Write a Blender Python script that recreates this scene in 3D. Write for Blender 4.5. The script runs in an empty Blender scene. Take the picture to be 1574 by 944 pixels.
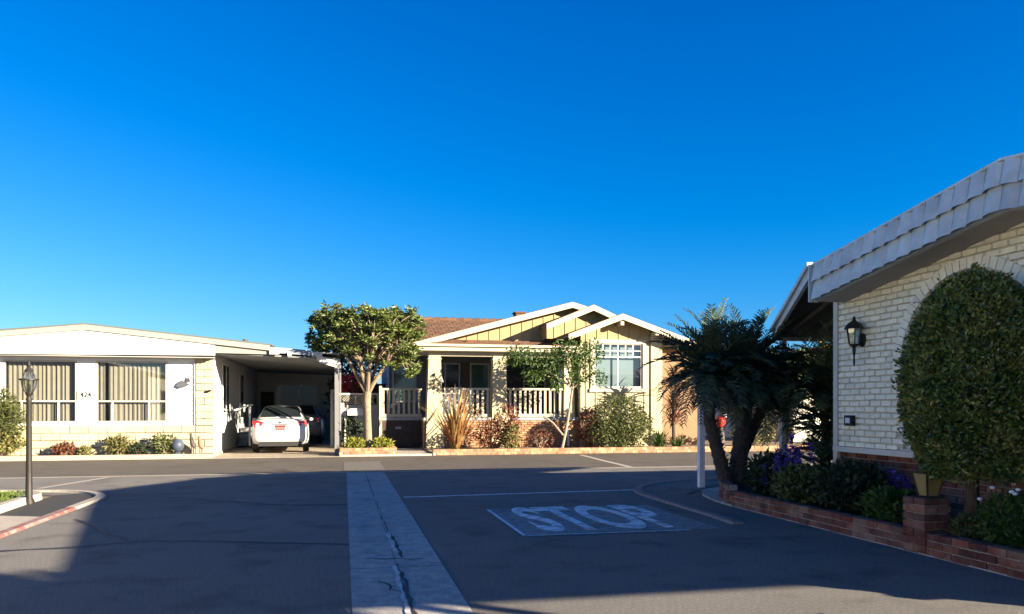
import bpy, math, random
from mathutils import Vector, Matrix
R = math.radians
sc = bpy.context.scene
col = sc.collection
PI = math.pi
OFF = {}

# ------------------------------------------------------------------ helpers
def V(*a): return Vector(a)

class MB:
    def __init__(s): s.v = []; s.f = []; s.sm = []
    def add(s, vs, fs, smooth=False):
        o = len(s.v); s.v += [tuple(p) for p in vs]
        for f in fs: s.f.append(tuple(i + o for i in f)); s.sm.append(smooth)
    def poly(s, pts): s.add(pts, [tuple(range(len(pts)))])
    def box(s, x0, x1, y0, y1, z0, z1):
        s.hexa([(x0,y0,z0),(x1,y0,z0),(x1,y1,z0),(x0,y1,z0),(x0,y0,z1),(x1,y0,z1),(x1,y1,z1),(x0,y1,z1)])
    def hexa(s, p):
        s.add(p, [(3,2,1,0),(4,5,6,7),(0,1,5,4),(1,2,6,5),(2,3,7,6),(3,0,4,7)])
    def prism(s, pts, d):                      # polygon extruded by vector d
        n = len(pts); d = Vector(d); p = [Vector(q) for q in pts]
        s.add([*p, *[q + d for q in p]], [tuple(range(n))[::-1], tuple(range(n, 2*n))] + [(i, (i+1) % n, n+(i+1) % n, n+i) for i in range(n)])
    def bar(s, a, b, w, h, up=(0,0,1)):        # rectangular bar from a to b
        a = Vector(a); b = Vector(b); d = (b-a).normalized(); u = Vector(up)
        x = d.cross(u)
        if x.length < 1e-4: x = d.cross(Vector((1,0,0)))
        x.normalize(); y = x.cross(d).normalized()
        q = [(-w/2,-h/2),(w/2,-h/2),(w/2,h/2),(-w/2,h/2)]
        s.hexa([a+x*i+y*j for i,j in q] + [b+x*i+y*j for i,j in q])
    def tube(s, path, rad, n=8, cap=True):
        path = [Vector(p) for p in path]
        if not hasattr(rad, '__len__'): rad = [rad]*len(path)
        vs = []; fs = []; prev = None
        for i, p in enumerate(path):
            d = (path[min(i+1, len(path)-1)] - path[max(i-1, 0)]).normalized()
            if prev is None:
                x = d.cross(Vector((0,0,1)))
                if x.length < 1e-3: x = Vector((1,0,0))
            else: x = prev - d*prev.dot(d)
            x.normalize(); prev = x; y = d.cross(x)
            for k in range(n):
                t = 2*PI*k/n; vs.append(p + x*math.cos(t)*rad[i] + y*math.sin(t)*rad[i])
        for i in range(len(path)-1):
            for k in range(n):
                a = i*n+k; b = i*n+(k+1) % n; fs.append((a, b, b+n, a+n))
        if cap: fs += [tuple(range(n))[::-1], tuple(range((len(path)-1)*n, len(path)*n))]
        s.add(vs, fs, True)
    def lathe(s, c, prof, n=16, rot=0):        # prof [(r,z)]
        vs = []; fs = []
        for r, z in prof:
            for k in range(n):
                t = 2*PI*k/n+rot; vs.append((c[0]+r*math.cos(t), c[1]+r*math.sin(t), c[2]+z))
        for i in range(len(prof)-1):
            for k in range(n):
                a = i*n+k; b = i*n+(k+1) % n; fs.append((a, b, b+n, a+n))
        fs += [tuple(range(n))[::-1], tuple(range((len(prof)-1)*n, len(prof)*n))]
        s.add(vs, fs, n > 6)
    def blob(s, c, rx, ry, rz, n=14, m=9):
        prof = []
        vs = []; fs = []
        for i in range(m+1):
            t = PI*i/m
            for k in range(n):
                p = 2*PI*k/n; vs.append((c[0]+rx*math.sin(t)*math.cos(p), c[1]+ry*math.sin(t)*math.sin(p), c[2]-rz*math.cos(t)))
        for i in range(m):
            for k in range(n):
                a = i*n+k; b = i*n+(k+1) % n; fs.append((a, b, b+n, a+n))
        s.add(vs, fs, True)
    def build(s, name, mat, parent=None, sharp=35):
        off = OFF.get(parent, Vector((0,0,0))) if parent else Vector((0,0,0))
        me = bpy.data.meshes.new(name)
        me.from_pydata([(p[0]-off.x, p[1]-off.y, p[2]-off.z) for p in s.v], [], s.f)
        me.polygons.foreach_set('use_smooth', s.sm)
        me.update()
        if any(s.sm): me.set_sharp_from_angle(angle=R(sharp))
        o = bpy.data.objects.new(name, me); me.materials.append(mat); col.objects.link(o)
        if parent: o.parent = parent; OFF[o] = off
        else: OFF[o] = Vector((0,0,0))
        return o

def tag(o, label, cat, group=None, kind=None):
    o['label'] = label; o['category'] = cat
    if group: o['group'] = group
    if kind: o['kind'] = kind
    return o
def thing(name, label, cat, loc, group=None):
    o = bpy.data.objects.new(name, None); col.objects.link(o); o.location = loc
    o.empty_display_size = .2; OFF[o] = Vector(loc)
    return tag(o, label, cat, group)
def struct(o): o['kind'] = 'structure'; return o

# ------------------------------------------------------------------ materials
def mat(name, c, rough=.8, var=.12, scale=6, bump=0, bscale=60, island=0, metal=0, big=0, spec=.3, trans=0, c2=None, coat=0, grain=0):
    m = bpy.data.materials.new(name); m.use_nodes = True; nt = m.node_tree; N = nt.nodes; L = nt.links
    b = N['Principled BSDF']; b.inputs['Roughness'].default_value = rough; b.inputs['Metallic'].default_value = metal
    b.inputs['Specular IOR Level'].default_value = spec; b.inputs['Coat Weight'].default_value = coat
    geo = N.new('ShaderNodeNewGeometry')
    def noise(sc_, det=4):
        n = N.new('ShaderNodeTexNoise'); n.inputs['Scale'].default_value = sc_; n.inputs['Detail'].default_value = det
        L.new(geo.outputs['Position'], n.inputs['Vector']); return n.outputs['Fac']
    def mix(fac, a, b_):
        x = N.new('ShaderNodeMix'); x.data_type = 'RGBA'; x.clamp_factor = True
        L.new(fac, x.inputs[0])
        for i, v in ((6, a), (7, b_)):
            if isinstance(v, tuple): x.inputs[i].default_value = (*v, 1)
            else: L.new(v, x.inputs[i])
        return x.outputs[2]
    def ramp(fac, lo, hi):
        r = N.new('ShaderNodeMapRange'); r.inputs[1].default_value = lo; r.inputs[2].default_value = hi
        L.new(fac, r.inputs[0]); return r.outputs[0]
    f = lambda k: tuple(max(0, min(1, x*k)) for x in c)
    out = mix(ramp(noise(scale), .3, .7), f(1-var), f(1+var))
    if c2: out = mix(ramp(noise(scale*.37+.13, 6), .45, .6), out, c2)
    if big:
        mm = N.new('ShaderNodeMix'); mm.data_type = 'RGBA'; mm.blend_type = 'MULTIPLY'; mm.inputs[0].default_value = 1
        L.new(out, mm.inputs[6]); L.new(mix(ramp(noise(.35, 6), .3, .7), (1-big,)*3, (1, 1, 1)), mm.inputs[7]); out = mm.outputs[2]
    if grain:
        for sc_, lo, hi, am in ((260, .35, .65, grain), (95, .38, .66, grain*.8), (34, .35, .7, grain*.5), (1.6, .52, .72, grain*.9)):
            mm = N.new('ShaderNodeMix'); mm.data_type = 'RGBA'; mm.blend_type = 'MULTIPLY'; mm.inputs[0].default_value = 1
            L.new(out, mm.inputs[6]); L.new(mix(ramp(noise(sc_, 5), lo, hi), (1+am*.5,)*3, (1-am,)*3), mm.inputs[7]); out = mm.outputs[2]
    if island:
        mm = N.new('ShaderNodeMix'); mm.data_type = 'RGBA'; mm.blend_type = 'MULTIPLY'; mm.inputs[0].default_value = 1
        L.new(out, mm.inputs[6]); L.new(mix(geo.outputs['Random Per Island'], (1-island,)*3, (1+island*.6, 1+island*.6, 1+island*.3)), mm.inputs[7]); out = mm.outputs[2]
    L.new(out, b.inputs['Base Color'])
    if bump:
        bp = N.new('ShaderNodeBump'); bp.inputs['Strength'].default_value = bump; bp.inputs['Distance'].default_value = .02
        L.new(noise(bscale, 6), bp.inputs['Height']); L.new(bp.outputs[0], b.inputs['Normal'])
    if trans:
        t = N.new('ShaderNodeBsdfTranslucent'); L.new(out, t.inputs[0]); ms = N.new('ShaderNodeMixShader'); ms.inputs[0].default_value = trans
        L.new(b.outputs[0], ms.inputs[1]); L.new(t.outputs[0], ms.inputs[2]); L.new(ms.outputs[0], N['Material Output'].inputs[0])
    return m

def glass(name, tint=(.9,.95,1), refl=.12):
    m = bpy.data.materials.new(name); m.use_nodes = True; nt = m.node_tree; N = nt.nodes; L = nt.links
    N.remove(N['Principled BSDF'])
    t = N.new('ShaderNodeBsdfTransparent'); t.inputs[0].default_value = (*tint, 1)
    g = N.new('ShaderNodeBsdfGlossy'); g.inputs['Roughness'].default_value = .02
    ms = N.new('ShaderNodeMixShader'); ms.inputs[0].default_value = refl; L.new(t.outputs[0], ms.inputs[1]); L.new(g.outputs[0], ms.inputs[2])
    L.new(ms.outputs[0], N['Material Output'].inputs[0]); return m

M = {}
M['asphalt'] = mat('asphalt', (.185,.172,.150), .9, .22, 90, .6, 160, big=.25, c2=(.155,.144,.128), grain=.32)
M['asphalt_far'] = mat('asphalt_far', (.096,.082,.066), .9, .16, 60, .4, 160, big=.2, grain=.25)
M['asphalt_dark'] = mat('asphalt_dark', (.038,.037,.036), .85, .2, 90, .5, 160)  # darker asphalt used on the corner shoulder
M['tar'] = mat('tar', (.03,.03,.032), .7, .2, 30)
M['concrete'] = mat('concrete', (.42,.39,.34), .9, .12, 18, .25, 90, big=.22, c2=(.34,.315,.28), grain=.22)
M['conc_lite'] = mat('conc_lite', (.36,.315,.255), .9, .12, 12, .2, 90, big=.2)
M['dirt'] = mat('dirt', (.20,.155,.105), .95, .25, 8, .5, 40)
M['soil'] = mat('soil', (.05,.036,.026), .95, .3, 20, .6, 60)
M['gravel'] = mat('gravel', (.32,.27,.19), .95, .25, 30, .7, 70)
M['red_paint'] = mat('red_paint', (.21,.07,.058), .8, .25, 14, .2, 80, c2=(.22,.16,.14))
M['white_white'] = mat('white_siding', (.74,.73,.71), .55, .03, 5)
M['white_trim'] = mat('white_trim', (.58,.54,.46), .55, .05, 5)
M['cream_block'] = mat('cream_block', (.39,.345,.235), .85, .10, 14, .4, 50, island=.14)
M['mortar'] = mat('mortar', (.32,.28,.19), .9, .1, 20)
M['white_brick'] = mat('white_brick', (.88,.82,.65), .75, .07, 16, .5, 45, island=.10)
M['white_mortar'] = mat('white_mortar', (.52,.48,.38), .85, .1, 30)
M['red_brick'] = mat('red_brick', (.19,.065,.045), .9, .25, 14, .5, 60, island=.5, c2=(.22,.125,.095))
M['pink_brick'] = mat('pink_brick', (.34,.165,.085), .9, .18, 14, .5, 60, island=.35, c2=(.38,.24,.15))
M['brick_mortar'] = mat('brick_mortar', (.30,.24,.20), .9, .15, 30)
M['cream'] = mat('cream_siding', (.39,.335,.205), .7, .05, 5)
M['yellow'] = mat('yellow_siding', (.33,.245,.115), .75, .05, 5)
M['cream_trim'] = mat('cream_trim', (.40,.35,.25), .6, .05, 5)
M['peach'] = mat('peach_stucco', (.23,.14,.078), .9, .08, 6, .3, 80)
M['brown_wall'] = mat('brown_wall', (.10,.055,.04), .85, .15, 8)
M['dark_wood'] = mat('dark_wood', (.055,.038,.03), .85, .2, 8)
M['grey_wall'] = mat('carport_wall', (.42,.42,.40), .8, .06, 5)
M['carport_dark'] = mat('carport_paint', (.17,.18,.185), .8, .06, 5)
M['drive'] = mat('drive', (.33,.275,.205), .9, .15, 10, .3, 80, big=.2, grain=.25)
M['gate_grey'] = mat('gate_grey', (.24,.245,.24), .7, .06, 6)
M['post_grey'] = mat('post_grey', (.15,.15,.15), .6, .06, 6)
M['soffit'] = mat('soffit', (.40,.38,.35), .8, .05, 5)
M['dark_under'] = mat('dark_under', (.10,.10,.10), .8, .1, 5)
M['grey_metal'] = mat('grey_metal', (.26,.26,.26), .5, .08, 8)
M['roof_white'] = mat('roof_white', (.62,.64,.60), .6, .06, 4)
M['tile_white'] = mat('tile_white', (.51,.57,.60), .45, .07, 9, island=.12, c2=(.44,.49,.51))
M['fascia_tan'] = mat('fascia_tan', (.27,.255,.215), .6, .06, 5)
M['roof_edge'] = mat('roof_edge', (.10,.112,.098), .6, .06, 4)
M['shingle'] = mat('shingle', (.125,.066,.04), .9, .2, 10, .4, 40, island=.3)
M['black_metal'] = mat('black_metal', (.022,.02,.018), .5, .15, 10)
M['bronze'] = mat('bronze_paint', (.016,.014,.011), .55, .15, 10)
M['white_post'] = mat('white_post', (.80,.80,.80), .5, .04, 10)
M['curtain'] = mat('curtain', (.20,.17,.115), .9, .05, 5)
M['blind'] = mat('blind', (.15,.19,.175), .8, .03, 5)
M['frame'] = mat('alu_frame', (.50,.46,.36), .5, .05, 5)
M['interior'] = mat('interior', (.045,.043,.042), .9, .1, 3)
M['glass'] = glass('window_glass')
M['glass_dark'] = mat('dark_glass', (.012,.016,.018), .08, .1, 3, spec=.3)
M['teal_glass'] = mat('teal_glass', (.03,.06,.06), .08, .1, 3, spec=.6)
M['lamp_glass'] = glass('lamp_glass', (.85,.87,.85), .15)
M['road_white'] = mat('road_white', (.74,.73,.71), .8, .15, 25, c2=(.52,.51,.49))
M['stop_paint'] = mat('stop_paint', (.78,.76,.72), .8, .12, 16, c2=(.42,.41,.39), grain=.22)
M['stop_bg'] = mat('stop_bg', (.27,.255,.23), .85, .25, 22, c2=(.19,.178,.158), grain=.35)
M['car_white'] = mat('car_white', (.50,.485,.46), .3, .02, 3, coat=.5)
M['car_grey'] = mat('car_grey', (.16,.17,.18), .35, .02, 3, coat=.5)
M['tail'] = mat('tail', (.50,.02,.025), .25, .05, 10, coat=.6)
M['clear_lens'] = mat('clear_lens', (.25,.24,.24), .2, .05, 10, coat=.6)
M['rubber'] = mat('rubber', (.02,.02,.02), .85, .1, 20)
M['black_plastic'] = mat('black_plastic', (.03,.03,.03), .7, .1, 20)
M['chrome'] = mat('chrome', (.6,.6,.6), .2, .03, 10, metal=1)
M['plate'] = mat('plate', (.22,.18,.165), .5, .05, 10)
M['plate_red'] = mat('plate_red', (.13,.02,.02), .5, .1, 10)
M['bark'] = mat('bark', (.20,.15,.10), .9, .3, 22, .8, 40)
M['bark_dark'] = mat('bark_dark', (.075,.055,.042), .95, .3, 22, .9, 30)
M['bark_pale'] = mat('bark_pale', (.24,.20,.15), .9, .15, 22, .5, 40)
M['leaf_tree'] = mat('leaf_tree', (.095,.125,.026), .45, .2, 4, island=.6, trans=.2, spec=.5)
M['leaf_topi'] = mat('leaf_topiary', (.10,.15,.036), .32, .2, 9, island=.75, trans=.2, spec=.6, c2=(.20,.22,.06))
M['leaf_shrub'] = mat('leaf_shrub', (.095,.11,.035), .6, .2, 4, island=.5, trans=.2)
M['leaf_olive'] = mat('leaf_olive', (.16,.15,.05), .6, .2, 4, island=.5, trans=.2)
M['leaf_green'] = mat('leaf_green', (.055,.10,.022), .5, .2, 4, island=.5, trans=.25)
M['leaf_dark'] = mat('leaf_dark', (.028,.042,.020), .6, .2, 4, island=.5, trans=.12)
M['leaf_red'] = mat('leaf_red', (.16,.06,.035), .6, .2, 4, island=.5, trans=.2)
M['leaf_bougain'] = mat('leaf_bougain', (.42,.04,.06), .6, .2, 4, island=.5, trans=.25)
M['leaf_gold'] = mat('leaf_gold', (.34,.27,.04), .6, .2, 4, island=.4, trans=.25)
M['leaf_yel'] = mat('leaf_yellowgreen', (.22,.23,.03), .6, .2, 4, island=.4, trans=.25)
M['palm'] = mat('palm', (.115,.15,.085), .5, .2, 4, island=.5, trans=.2)
M['palm_dead'] = mat('palm_dead', (.12,.085,.05), .85, .2, 6, island=.4)
M['flax'] = mat('flax', (.27,.12,.04), .6, .25, 5, island=.5, trans=.15, c2=(.33,.24,.09))
M['cordy'] = mat('cordyline', (.20,.095,.065), .5, .25, 5, island=.5, trans=.1, c2=(.34,.22,.13))
M['purple'] = mat('purple_flower', (.10,.055,.36), .7, .2, 10, island=.4)
M['white_fl'] = mat('white_flower', (.75,.72,.72), .7, .05, 10)
M['grass'] = mat('grass', (.12,.17,.022), .7, .2, 5, island=.4, trans=.3)
M['grass_base'] = mat('grass_base', (.10,.13,.025), .9, .2, 8)
M['pot_tan'] = mat('pot_tan', (.30,.215,.075), .6, .1, 10)
M['pot_blue'] = mat('pot_blue', (.04,.052,.075), .5, .15, 10)
M['red'] = mat('red_paintwork', (.62,.035,.02), .5, .1, 10)
M['stat'] = mat('statue', (.06,.05,.045), .7, .2, 10)
M['stat_brown'] = mat('statue_brown', (.20,.11,.07), .7, .2, 10)
M['black'] = mat('black_paint', (.02,.02,.02), .6, .1, 10)

# ------------------------------------------------------------------ generators
def rnd_dir(r):
    while True:
        d = Vector((r.uniform(-1,1), r.uniform(-1,1), r.uniform(-1,1)))
        if .05 < d.length < 1: return d.normalized()
def leaf(mb, p, d, ln, w, r, fold=.25):
    d = d.normalized(); s = d.cross(rnd_dir(r))
    if s.length < .05: s = d.orthogonal()
    s.normalize(); n = s.cross(d)
    mb.add([p, p+d*ln*.45+s*w*.5+n*w*fold, p+d*ln, p+d*ln*.45-s*w*.5+n*w*fold], [(0,1,2,3)])
def crown(mb, blobs, n, ln, w, r, shell=.55, up=.2, out=.7):
    """leaves spread through ellipsoids [(cx,cy,cz,rx,ry,rz)]"""
    vol = [b[3]*b[4]*b[5] for b in blobs]; tot = sum(vol)
    for b, v in zip(blobs, vol):
        for _ in range(int(n*v/tot)):
            d = rnd_dir(r); k = r.uniform(shell, 1)**.6 if r.random() < .85 else r.random()
            k *= 1 + r.gauss(0, .05)
            p = Vector((b[0]+d.x*b[3]*k, b[1]+d.y*b[4]*k, b[2]+d.z*b[5]*k))
            e = d*out + rnd_dir(r) + Vector((0,0,up))
            leaf(mb, p, e, ln*r.uniform(.6,1.25), w*r.uniform(.7,1.2), r)
def strap(mb, base, az, el, ln, w, droop, seg=6):
    p = Vector(base); h = Vector((math.cos(az), math.sin(az), 0)); s = Vector((-math.sin(az), math.cos(az), 0))
    a = el; pts = []
    for i in range(seg+1):
        t = i/seg; ww = w*(.6+.4*min(1, t*4))*(1-t)**.45 if t < 1 else .002
        pts += [p + s*ww/2, p - s*ww/2]
        p = p + (h*math.cos(a) + Vector((0,0,1))*math.sin(a))*ln/seg; a -= droop/seg*(.4+1.2*t)
    mb.add(pts, [(2*i, 2*i+1, 2*i+3, 2*i+2) for i in range(seg)], True)
def frond(mb, base, az, el, ln, droop, r, n=26, ll=.2, lw=.012):
    p = Vector(base); h = Vector((math.cos(az), math.sin(az), 0)); s = Vector((-math.sin(az), math.cos(az), 0)); a = el
    path = []
    for i in range(n+1):
        t = i/n; d = h*math.cos(a) + Vector((0,0,1))*math.sin(a); up = s.cross(d)*-1
        path.append(p.copy())
        if i > 2:
            k = ll*(.55+.9*math.sin(PI*min(1, t*.9+.08)))*.8
            for sg in (-1, 1):
                e = (d*.75 + s*sg*.8 + up*.28 + rnd_dir(r)*.16).normalized()
                q = p + e*k*r.uniform(.8,1.1); q.z -= k*.15
                m_ = p + e*k*.5; x = d*lw
                mb.add([p-x*.6, p+x*.6, m_+x, q, m_-x], [(0,1,2,3,4)])
        p = p + d*ln/n; a -= droop/n*(.4+1.2*t)
    mb.tube(path[::4]+[path[-1]], [.009*(1-j/ (len(path[::4])+1)) + .002 for j in range(len(path[::4])+1)], 4)
def bricks(mb, o, u, n, width, z0, z1, bw, bh, dep, r, gap=.010, skip=None, jit=.003, clip=None):
    """courses of single bricks on a wall: o corner, u along, n outward; back plane lies at o."""
    o = Vector(o); u = Vector(u); n = Vector(n); rows = int(round((z1-z0)/bh)); bh = (z1-z0)/max(1, rows)
    for i in range(rows):
        a = -bw*.5 if i % 2 else 0; z = z0 + i*bh
        while a < width:
            s0 = max(a, 0)+gap/2; s1 = min(a+bw, width)-gap/2; a += bw
            if s1-s0 < .03: continue
            c = o + u*(s0+s1)/2; zb = z+gap/2; zt = z+bh-gap/2
            if skip and skip(c, (zb+zt)/2): continue
            d = dep + r.uniform(-jit, jit); b = min(.006, bh*.12)
            j = lambda: r.uniform(-jit, jit)
            P = [o+u*s0+V(0,0,zb), o+u*s1+V(0,0,zb), o+u*s1+V(0,0,zt), o+u*s0+V(0,0,zt)]
            Q = [o+u*(s0+b+j())+n*d+V(0,0,zb+b+j()), o+u*(s1-b+j())+n*d+V(0,0,zb+b+j()), o+u*(s1-b+j())+n*d+V(0,0,zt-b+j()), o+u*(s0+b+j())+n*d+V(0,0,zt-b+j())]
            mb.add(P+Q, [(4,5,6,7),(0,1,5,4),(1,2,6,5),(2,3,7,6),(3,0,4,7)])
def lay_brick(mb, c, az, l, w, h, r, jit=.004):
    u = Vector((math.cos(az), math.sin(az), 0)); s = Vector((-math.sin(az), math.cos(az), 0)); c = Vector(c)
    c = c + V(r.uniform(-jit,jit), r.uniform(-jit,jit), r.uniform(-jit,jit)*.6)
    b = .008
    def ring(z, k): return [c+u*i*(l/2-k)+s*j*(w/2-k)+V(0,0,z) for i, j in ((-1,-1),(1,-1),(1,1),(-1,1))]
    vs = ring(0,b)+ring(b,0)+ring(h-b,0)+ring(h,b)
    fs = [(3,2,1,0),(12,13,14,15)]
    for q in range(3):
        for k in range(4): fs.append((q*4+k, q*4+(k+1) % 4, q*4+4+(k+1) % 4, q*4+4+k))
    mb.add(vs, fs)
def brick_path(mb, core, path, courses, bl, bw, bh, r, z0=0, gap=.012):
    pts = [Vector((*p, 0)) for p in path]; L_ = [0]
    for a, b in zip(pts, pts[1:]): L_.append(L_[-1]+(b-a).length)
    def at(d):
        d = max(0, min(L_[-1], d))
        for i in range(len(pts)-1):
            if d <= L_[i+1]:
                t = (d-L_[i])/max(1e-6, L_[i+1]-L_[i]); return pts[i].lerp(pts[i+1], t), (pts[i+1]-pts[i]).normalized()
        return pts[-1], (pts[-1]-pts[-2]).normalized()
    for k in range(courses):
        d = 0 if k % 2 else bl*.5
        while d < L_[-1]:
            p, t = at(d+bl/2); lay_brick(mb, (p.x, p.y, z0+k*bh), math.atan2(t.y, t.x), bl-gap, bw, bh-gap*.8, r); d += bl
    for a, b in zip(pts, pts[1:]):
        core.bar(V(a.x,a.y,z0+courses*bh/2-.006), V(b.x,b.y,z0+courses*bh/2-.006), bw-.03, courses*bh-.012)
def text_mesh(name, s, m, parent, loc, size, xs=1, ys=1, normal='y', depth=.004, bold=0):
    cu = bpy.data.curves.new(name, 'FONT'); cu.body = s; cu.size = size; cu.extrude = depth/2; cu.align_x = 'CENTER'; cu.align_y = 'CENTER'; cu.offset = bold
    t = bpy.data.objects.new(name, cu); col.objects.link(t); bpy.context.view_layer.update()
    me = bpy.data.meshes.new_from_object(t.evaluated_get(bpy.context.evaluated_depsgraph_get())); me.name = name
    bpy.data.objects.remove(t); bpy.data.curves.remove(cu)
    A = Matrix.Diagonal((xs, ys, 1, 1))
    if normal == 'y': A = Matrix.Rotation(R(90), 4, 'X') @ A
    me.transform(Matrix.Translation(Vector(loc) - (OFF[parent] if parent else Vector((0,0,0)))) @ A)
    me.materials.clear(); me.materials.append(m)
    o = bpy.data.objects.new(name, me); col.objects.link(o)
    if parent: o.parent = parent
    return o

# ------------------------------------------------------------------ ground and roads
g = MB(); g.poly([(-400,-400,-.012),(400,-400,-.012),(400,400,-.012),(-400,400,-.012)]); struct(g.build('ground', M['dirt']))
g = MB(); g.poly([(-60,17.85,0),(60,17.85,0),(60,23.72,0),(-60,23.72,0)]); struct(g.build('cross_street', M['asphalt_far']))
g = MB(); g.poly([(-4.66,-30,0),(5.62,-30,0),(5.62,12.2,0),(8,14.8,0),(12,15.4,0),(60,15.4,0),(60,17.84,0),(-60,17.84,0),(-60,15.5,0),(-8,15.5,0),(-4.66,14.2,0)]); struct(g.build('side_street', M['asphalt']))
# concrete valley gutter in four slabs with a dark joint between
g = MB(); ys = [-6, 2.2, 7.15, 12.4, 17.76]
for a, b in zip(ys, ys[1:]): g.poly([(.06,a+.008,.004),(.475,a+.008,.002),(.475,b-.008,.002),(.06,b-.008,.004)]); g.poly([(.482,a+.008,.002),(.895,a+.008,.004),(.895,b-.008,.004),(.482,b-.008,.002)])
struct(g.build('valley_gutter', M['concrete']))
g = MB(); g.poly([(-40,17.80,.004),(40,17.80,.004),(40,18.02,.004),(-40,18.02,.004)]); struct(g.build('concrete_edge_strip', M['conc_lite']))
g = MB(); g.poly([(.0,18.4,.004),(.95,18.4,.004),(.95,21.4,.004),(.0,21.4,.004)]); struct(g.build('road_patch', mat('patch', (.115,.105,.088), .9, .12, 40)))
rr = random.Random(4)
def ribbon(mb, pts, w, z, jit=0):
    n = len(pts); P = []
    for i, p in enumerate(pts):
        a = Vector((*pts[max(0,i-1)], 0)); b = Vector((*pts[min(n-1,i+1)], 0)); d = (b-a).normalized(); s = Vector((-d.y, d.x, 0))
        ww = w*(1+rr.uniform(-jit, jit)); P += [Vector((*p, z))+s*ww/2, Vector((*p, z))-s*ww/2]
    mb.add(P, [(2*i, 2*i+1, 2*i+3, 2*i+2) for i in range(n-1)])
def wob(a, b, n, j):
    return [(a[0]+(b[0]-a[0])*i/n + rr.gauss(0,j)*(0 < i < n), a[1]+(b[1]-a[1])*i/n + rr.gauss(0,j)*(0 < i < n)) for i in range(n+1)]
g = MB()
ribbon(g, wob((-3.7,14.2), (-.9,12.1), 14, .03)+wob((-.8,12.05), (.06,11.95), 6, .02), .09, .004, .5)
ribbon(g, wob((-4.2,8.55), (-2.2,9.1), 8, .03)+wob((-2.0,9.15), (.06,8.45), 12, .03), .09, .004, .5)
ribbon(g, wob((-3.4,11.1), (-2.3,9.15), 8, .04), .06, .004, .5)
ribbon(g, wob((.9,4.4), (3.3,4.9), 10, .04), .035, .004, .6)
struct(g.build('crack_seal', M['tar']))
g = MB()
ribbon(g, wob((.47,17.6), (.49,13.0), 14, .008), .010, .0062, .6); ribbon(g, wob((.50,12.2), (.50,9.2), 12, .010), .012, .0062, .7); ribbon(g, wob((.53,9.0), (.56,7.6), 14, .008), .028, .0062, .7); ribbon(g, wob((.49,7.3), (.47,3.4), 26, .010), .032, .0062, .7)
ribbon(g, wob((.2,7.6), (.75,7.5), 6, .02), .02, .0066, .5)
ribbon(g, wob((.28,6.6), (.45,6.2), 5, .02), .02, .0066, .5)
struct(g.build('gutter_crack', M['tar']))
g = MB(); ribbon(g, wob((.485,9.05), (.505,7.9), 14, .005), .045, .0085, .6); ribbon(g, wob((.452,7.25), (.44,5.2), 22, .006), .028, .0085, .7)
struct(g.build('crack_filler', mat('filler', (.54,.52,.48), .9, .3, 30, c2=(.40,.38,.35))))
g = MB(); ribbon(g, [(.95,12.72),(5.05,13.02)], .11, .004); struct(g.build('stop_line', M['road_white']))
g = MB(); ribbon(g, wob((-5.35,15.45), (-4.8,17.7), 5, .01), .14, .004); struct(g.build('concrete_joint_strip', M['conc_lite']))
g = MB(); ribbon(g, wob((6.85,18.05), (7.12,23.0), 5, .01), .16, .004); struct(g.build('concrete_joint_strip', M['conc_lite']))
g = MB(); ribbon(g, wob((9.6,18.1), (12.3,22.9), 5, .01), .12, .004); struct(g.build('concrete_joint_strip', M['conc_lite']))
# STOP lettering
g = MB(); g.poly([(1.98,8.55,.004),(4.42,8.62,.004),(4.42,10.95,.004),(1.98,10.95,.004)]); struct(g.build('stop_marking_field', M['stop_bg']))
g = MB(); ribbon(g, [(2.0,8.6),(2.0,10.9)], .045, .008); ribbon(g, [(2.03,8.58),(4.0,8.58)], .04, .0085); struct(g.build('stop_marking_border', M['road_white']))
struct(text_mesh('stop_marking_lettering', 'STOP', M['stop_paint'], None, (3.22,9.78,.010), 1, .79, 2.95, 'z', .003, .026))
# flush curb lines and corner pavements
def arc(cx, cy, r, a0, a1, n=14): return [(cx+r*math.cos(R(a0+(a1-a0)*i/n)), cy+r*math.sin(R(a0+(a1-a0)*i/n))) for i in range(n+1)]
def kerb(mb, pts, w, h, z=0):
    n = len(pts)
    P = []
    for i, p in enumerate(pts):
        a = Vector((*pts[max(0,i-1)], 0)); b = Vector((*pts[min(n-1,i+1)], 0)); d = (b-a).normalized(); s = Vector((-d.y, d.x, 0)); c = Vector((*p, z))
        P += [c-s*w/2, c-s*(w/2-.02)+V(0,0,h), c+s*(w/2-.02)+V(0,0,h), c+s*w/2]
    F = []
    for i in range(n-1):
        for k in range(3): F.append((4*i+k, 4*i+k+1, 4*i+5+k, 4*i+4+k))
    F += [(0,1,2,3), (4*n-1,4*n-2,4*n-3,4*n-4)]
    mb.add(P, F)
lk = [(-3.8,y) for y in (1,4,7,9,10.5,12.2)]
la = [(-3.8,12.2)]+arc(-5.3,13.4,1.5,-5,80)+[(-6,15.0),(-14,15.1)]
g = MB(); kerb(g, lk, .15, .035); struct(g.build('red_kerb', M['red_paint']))
g = MB(); kerb(g, la, .17, .035); struct(g.build('corner_kerb', M['conc_lite']))
ra = [(4.80,8.9),(4.84,9.6),(4.86,11.2)]+arc(7.5,12.0,2.62,178,95)+[(9,14.7),(20,14.8)]
g = MB(); kerb(g, ra, .16, .03); struct(g.build('corner_kerb', mat('kerb_worn', (.24,.20,.175), .9, .2, 16, .3, 80, c2=(.26,.15,.13))))
g = MB(); g.poly([(-3.88,1,.006)]+[(x-.08,y,.006) for x,y in la[1:10]]+[(-4.66,14.2,.006),(-4.66,1,.006)]); struct(g.build('shoulder', M['asphalt_dark']))
g = MB(); g.poly([(-3.88,9.3,.010),(-4.66,9.5,.010),(-4.66,11.7,.010),(-3.88,11.4,.010)]); struct(g.build('shoulder_patch', M['conc_lite']))
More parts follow.
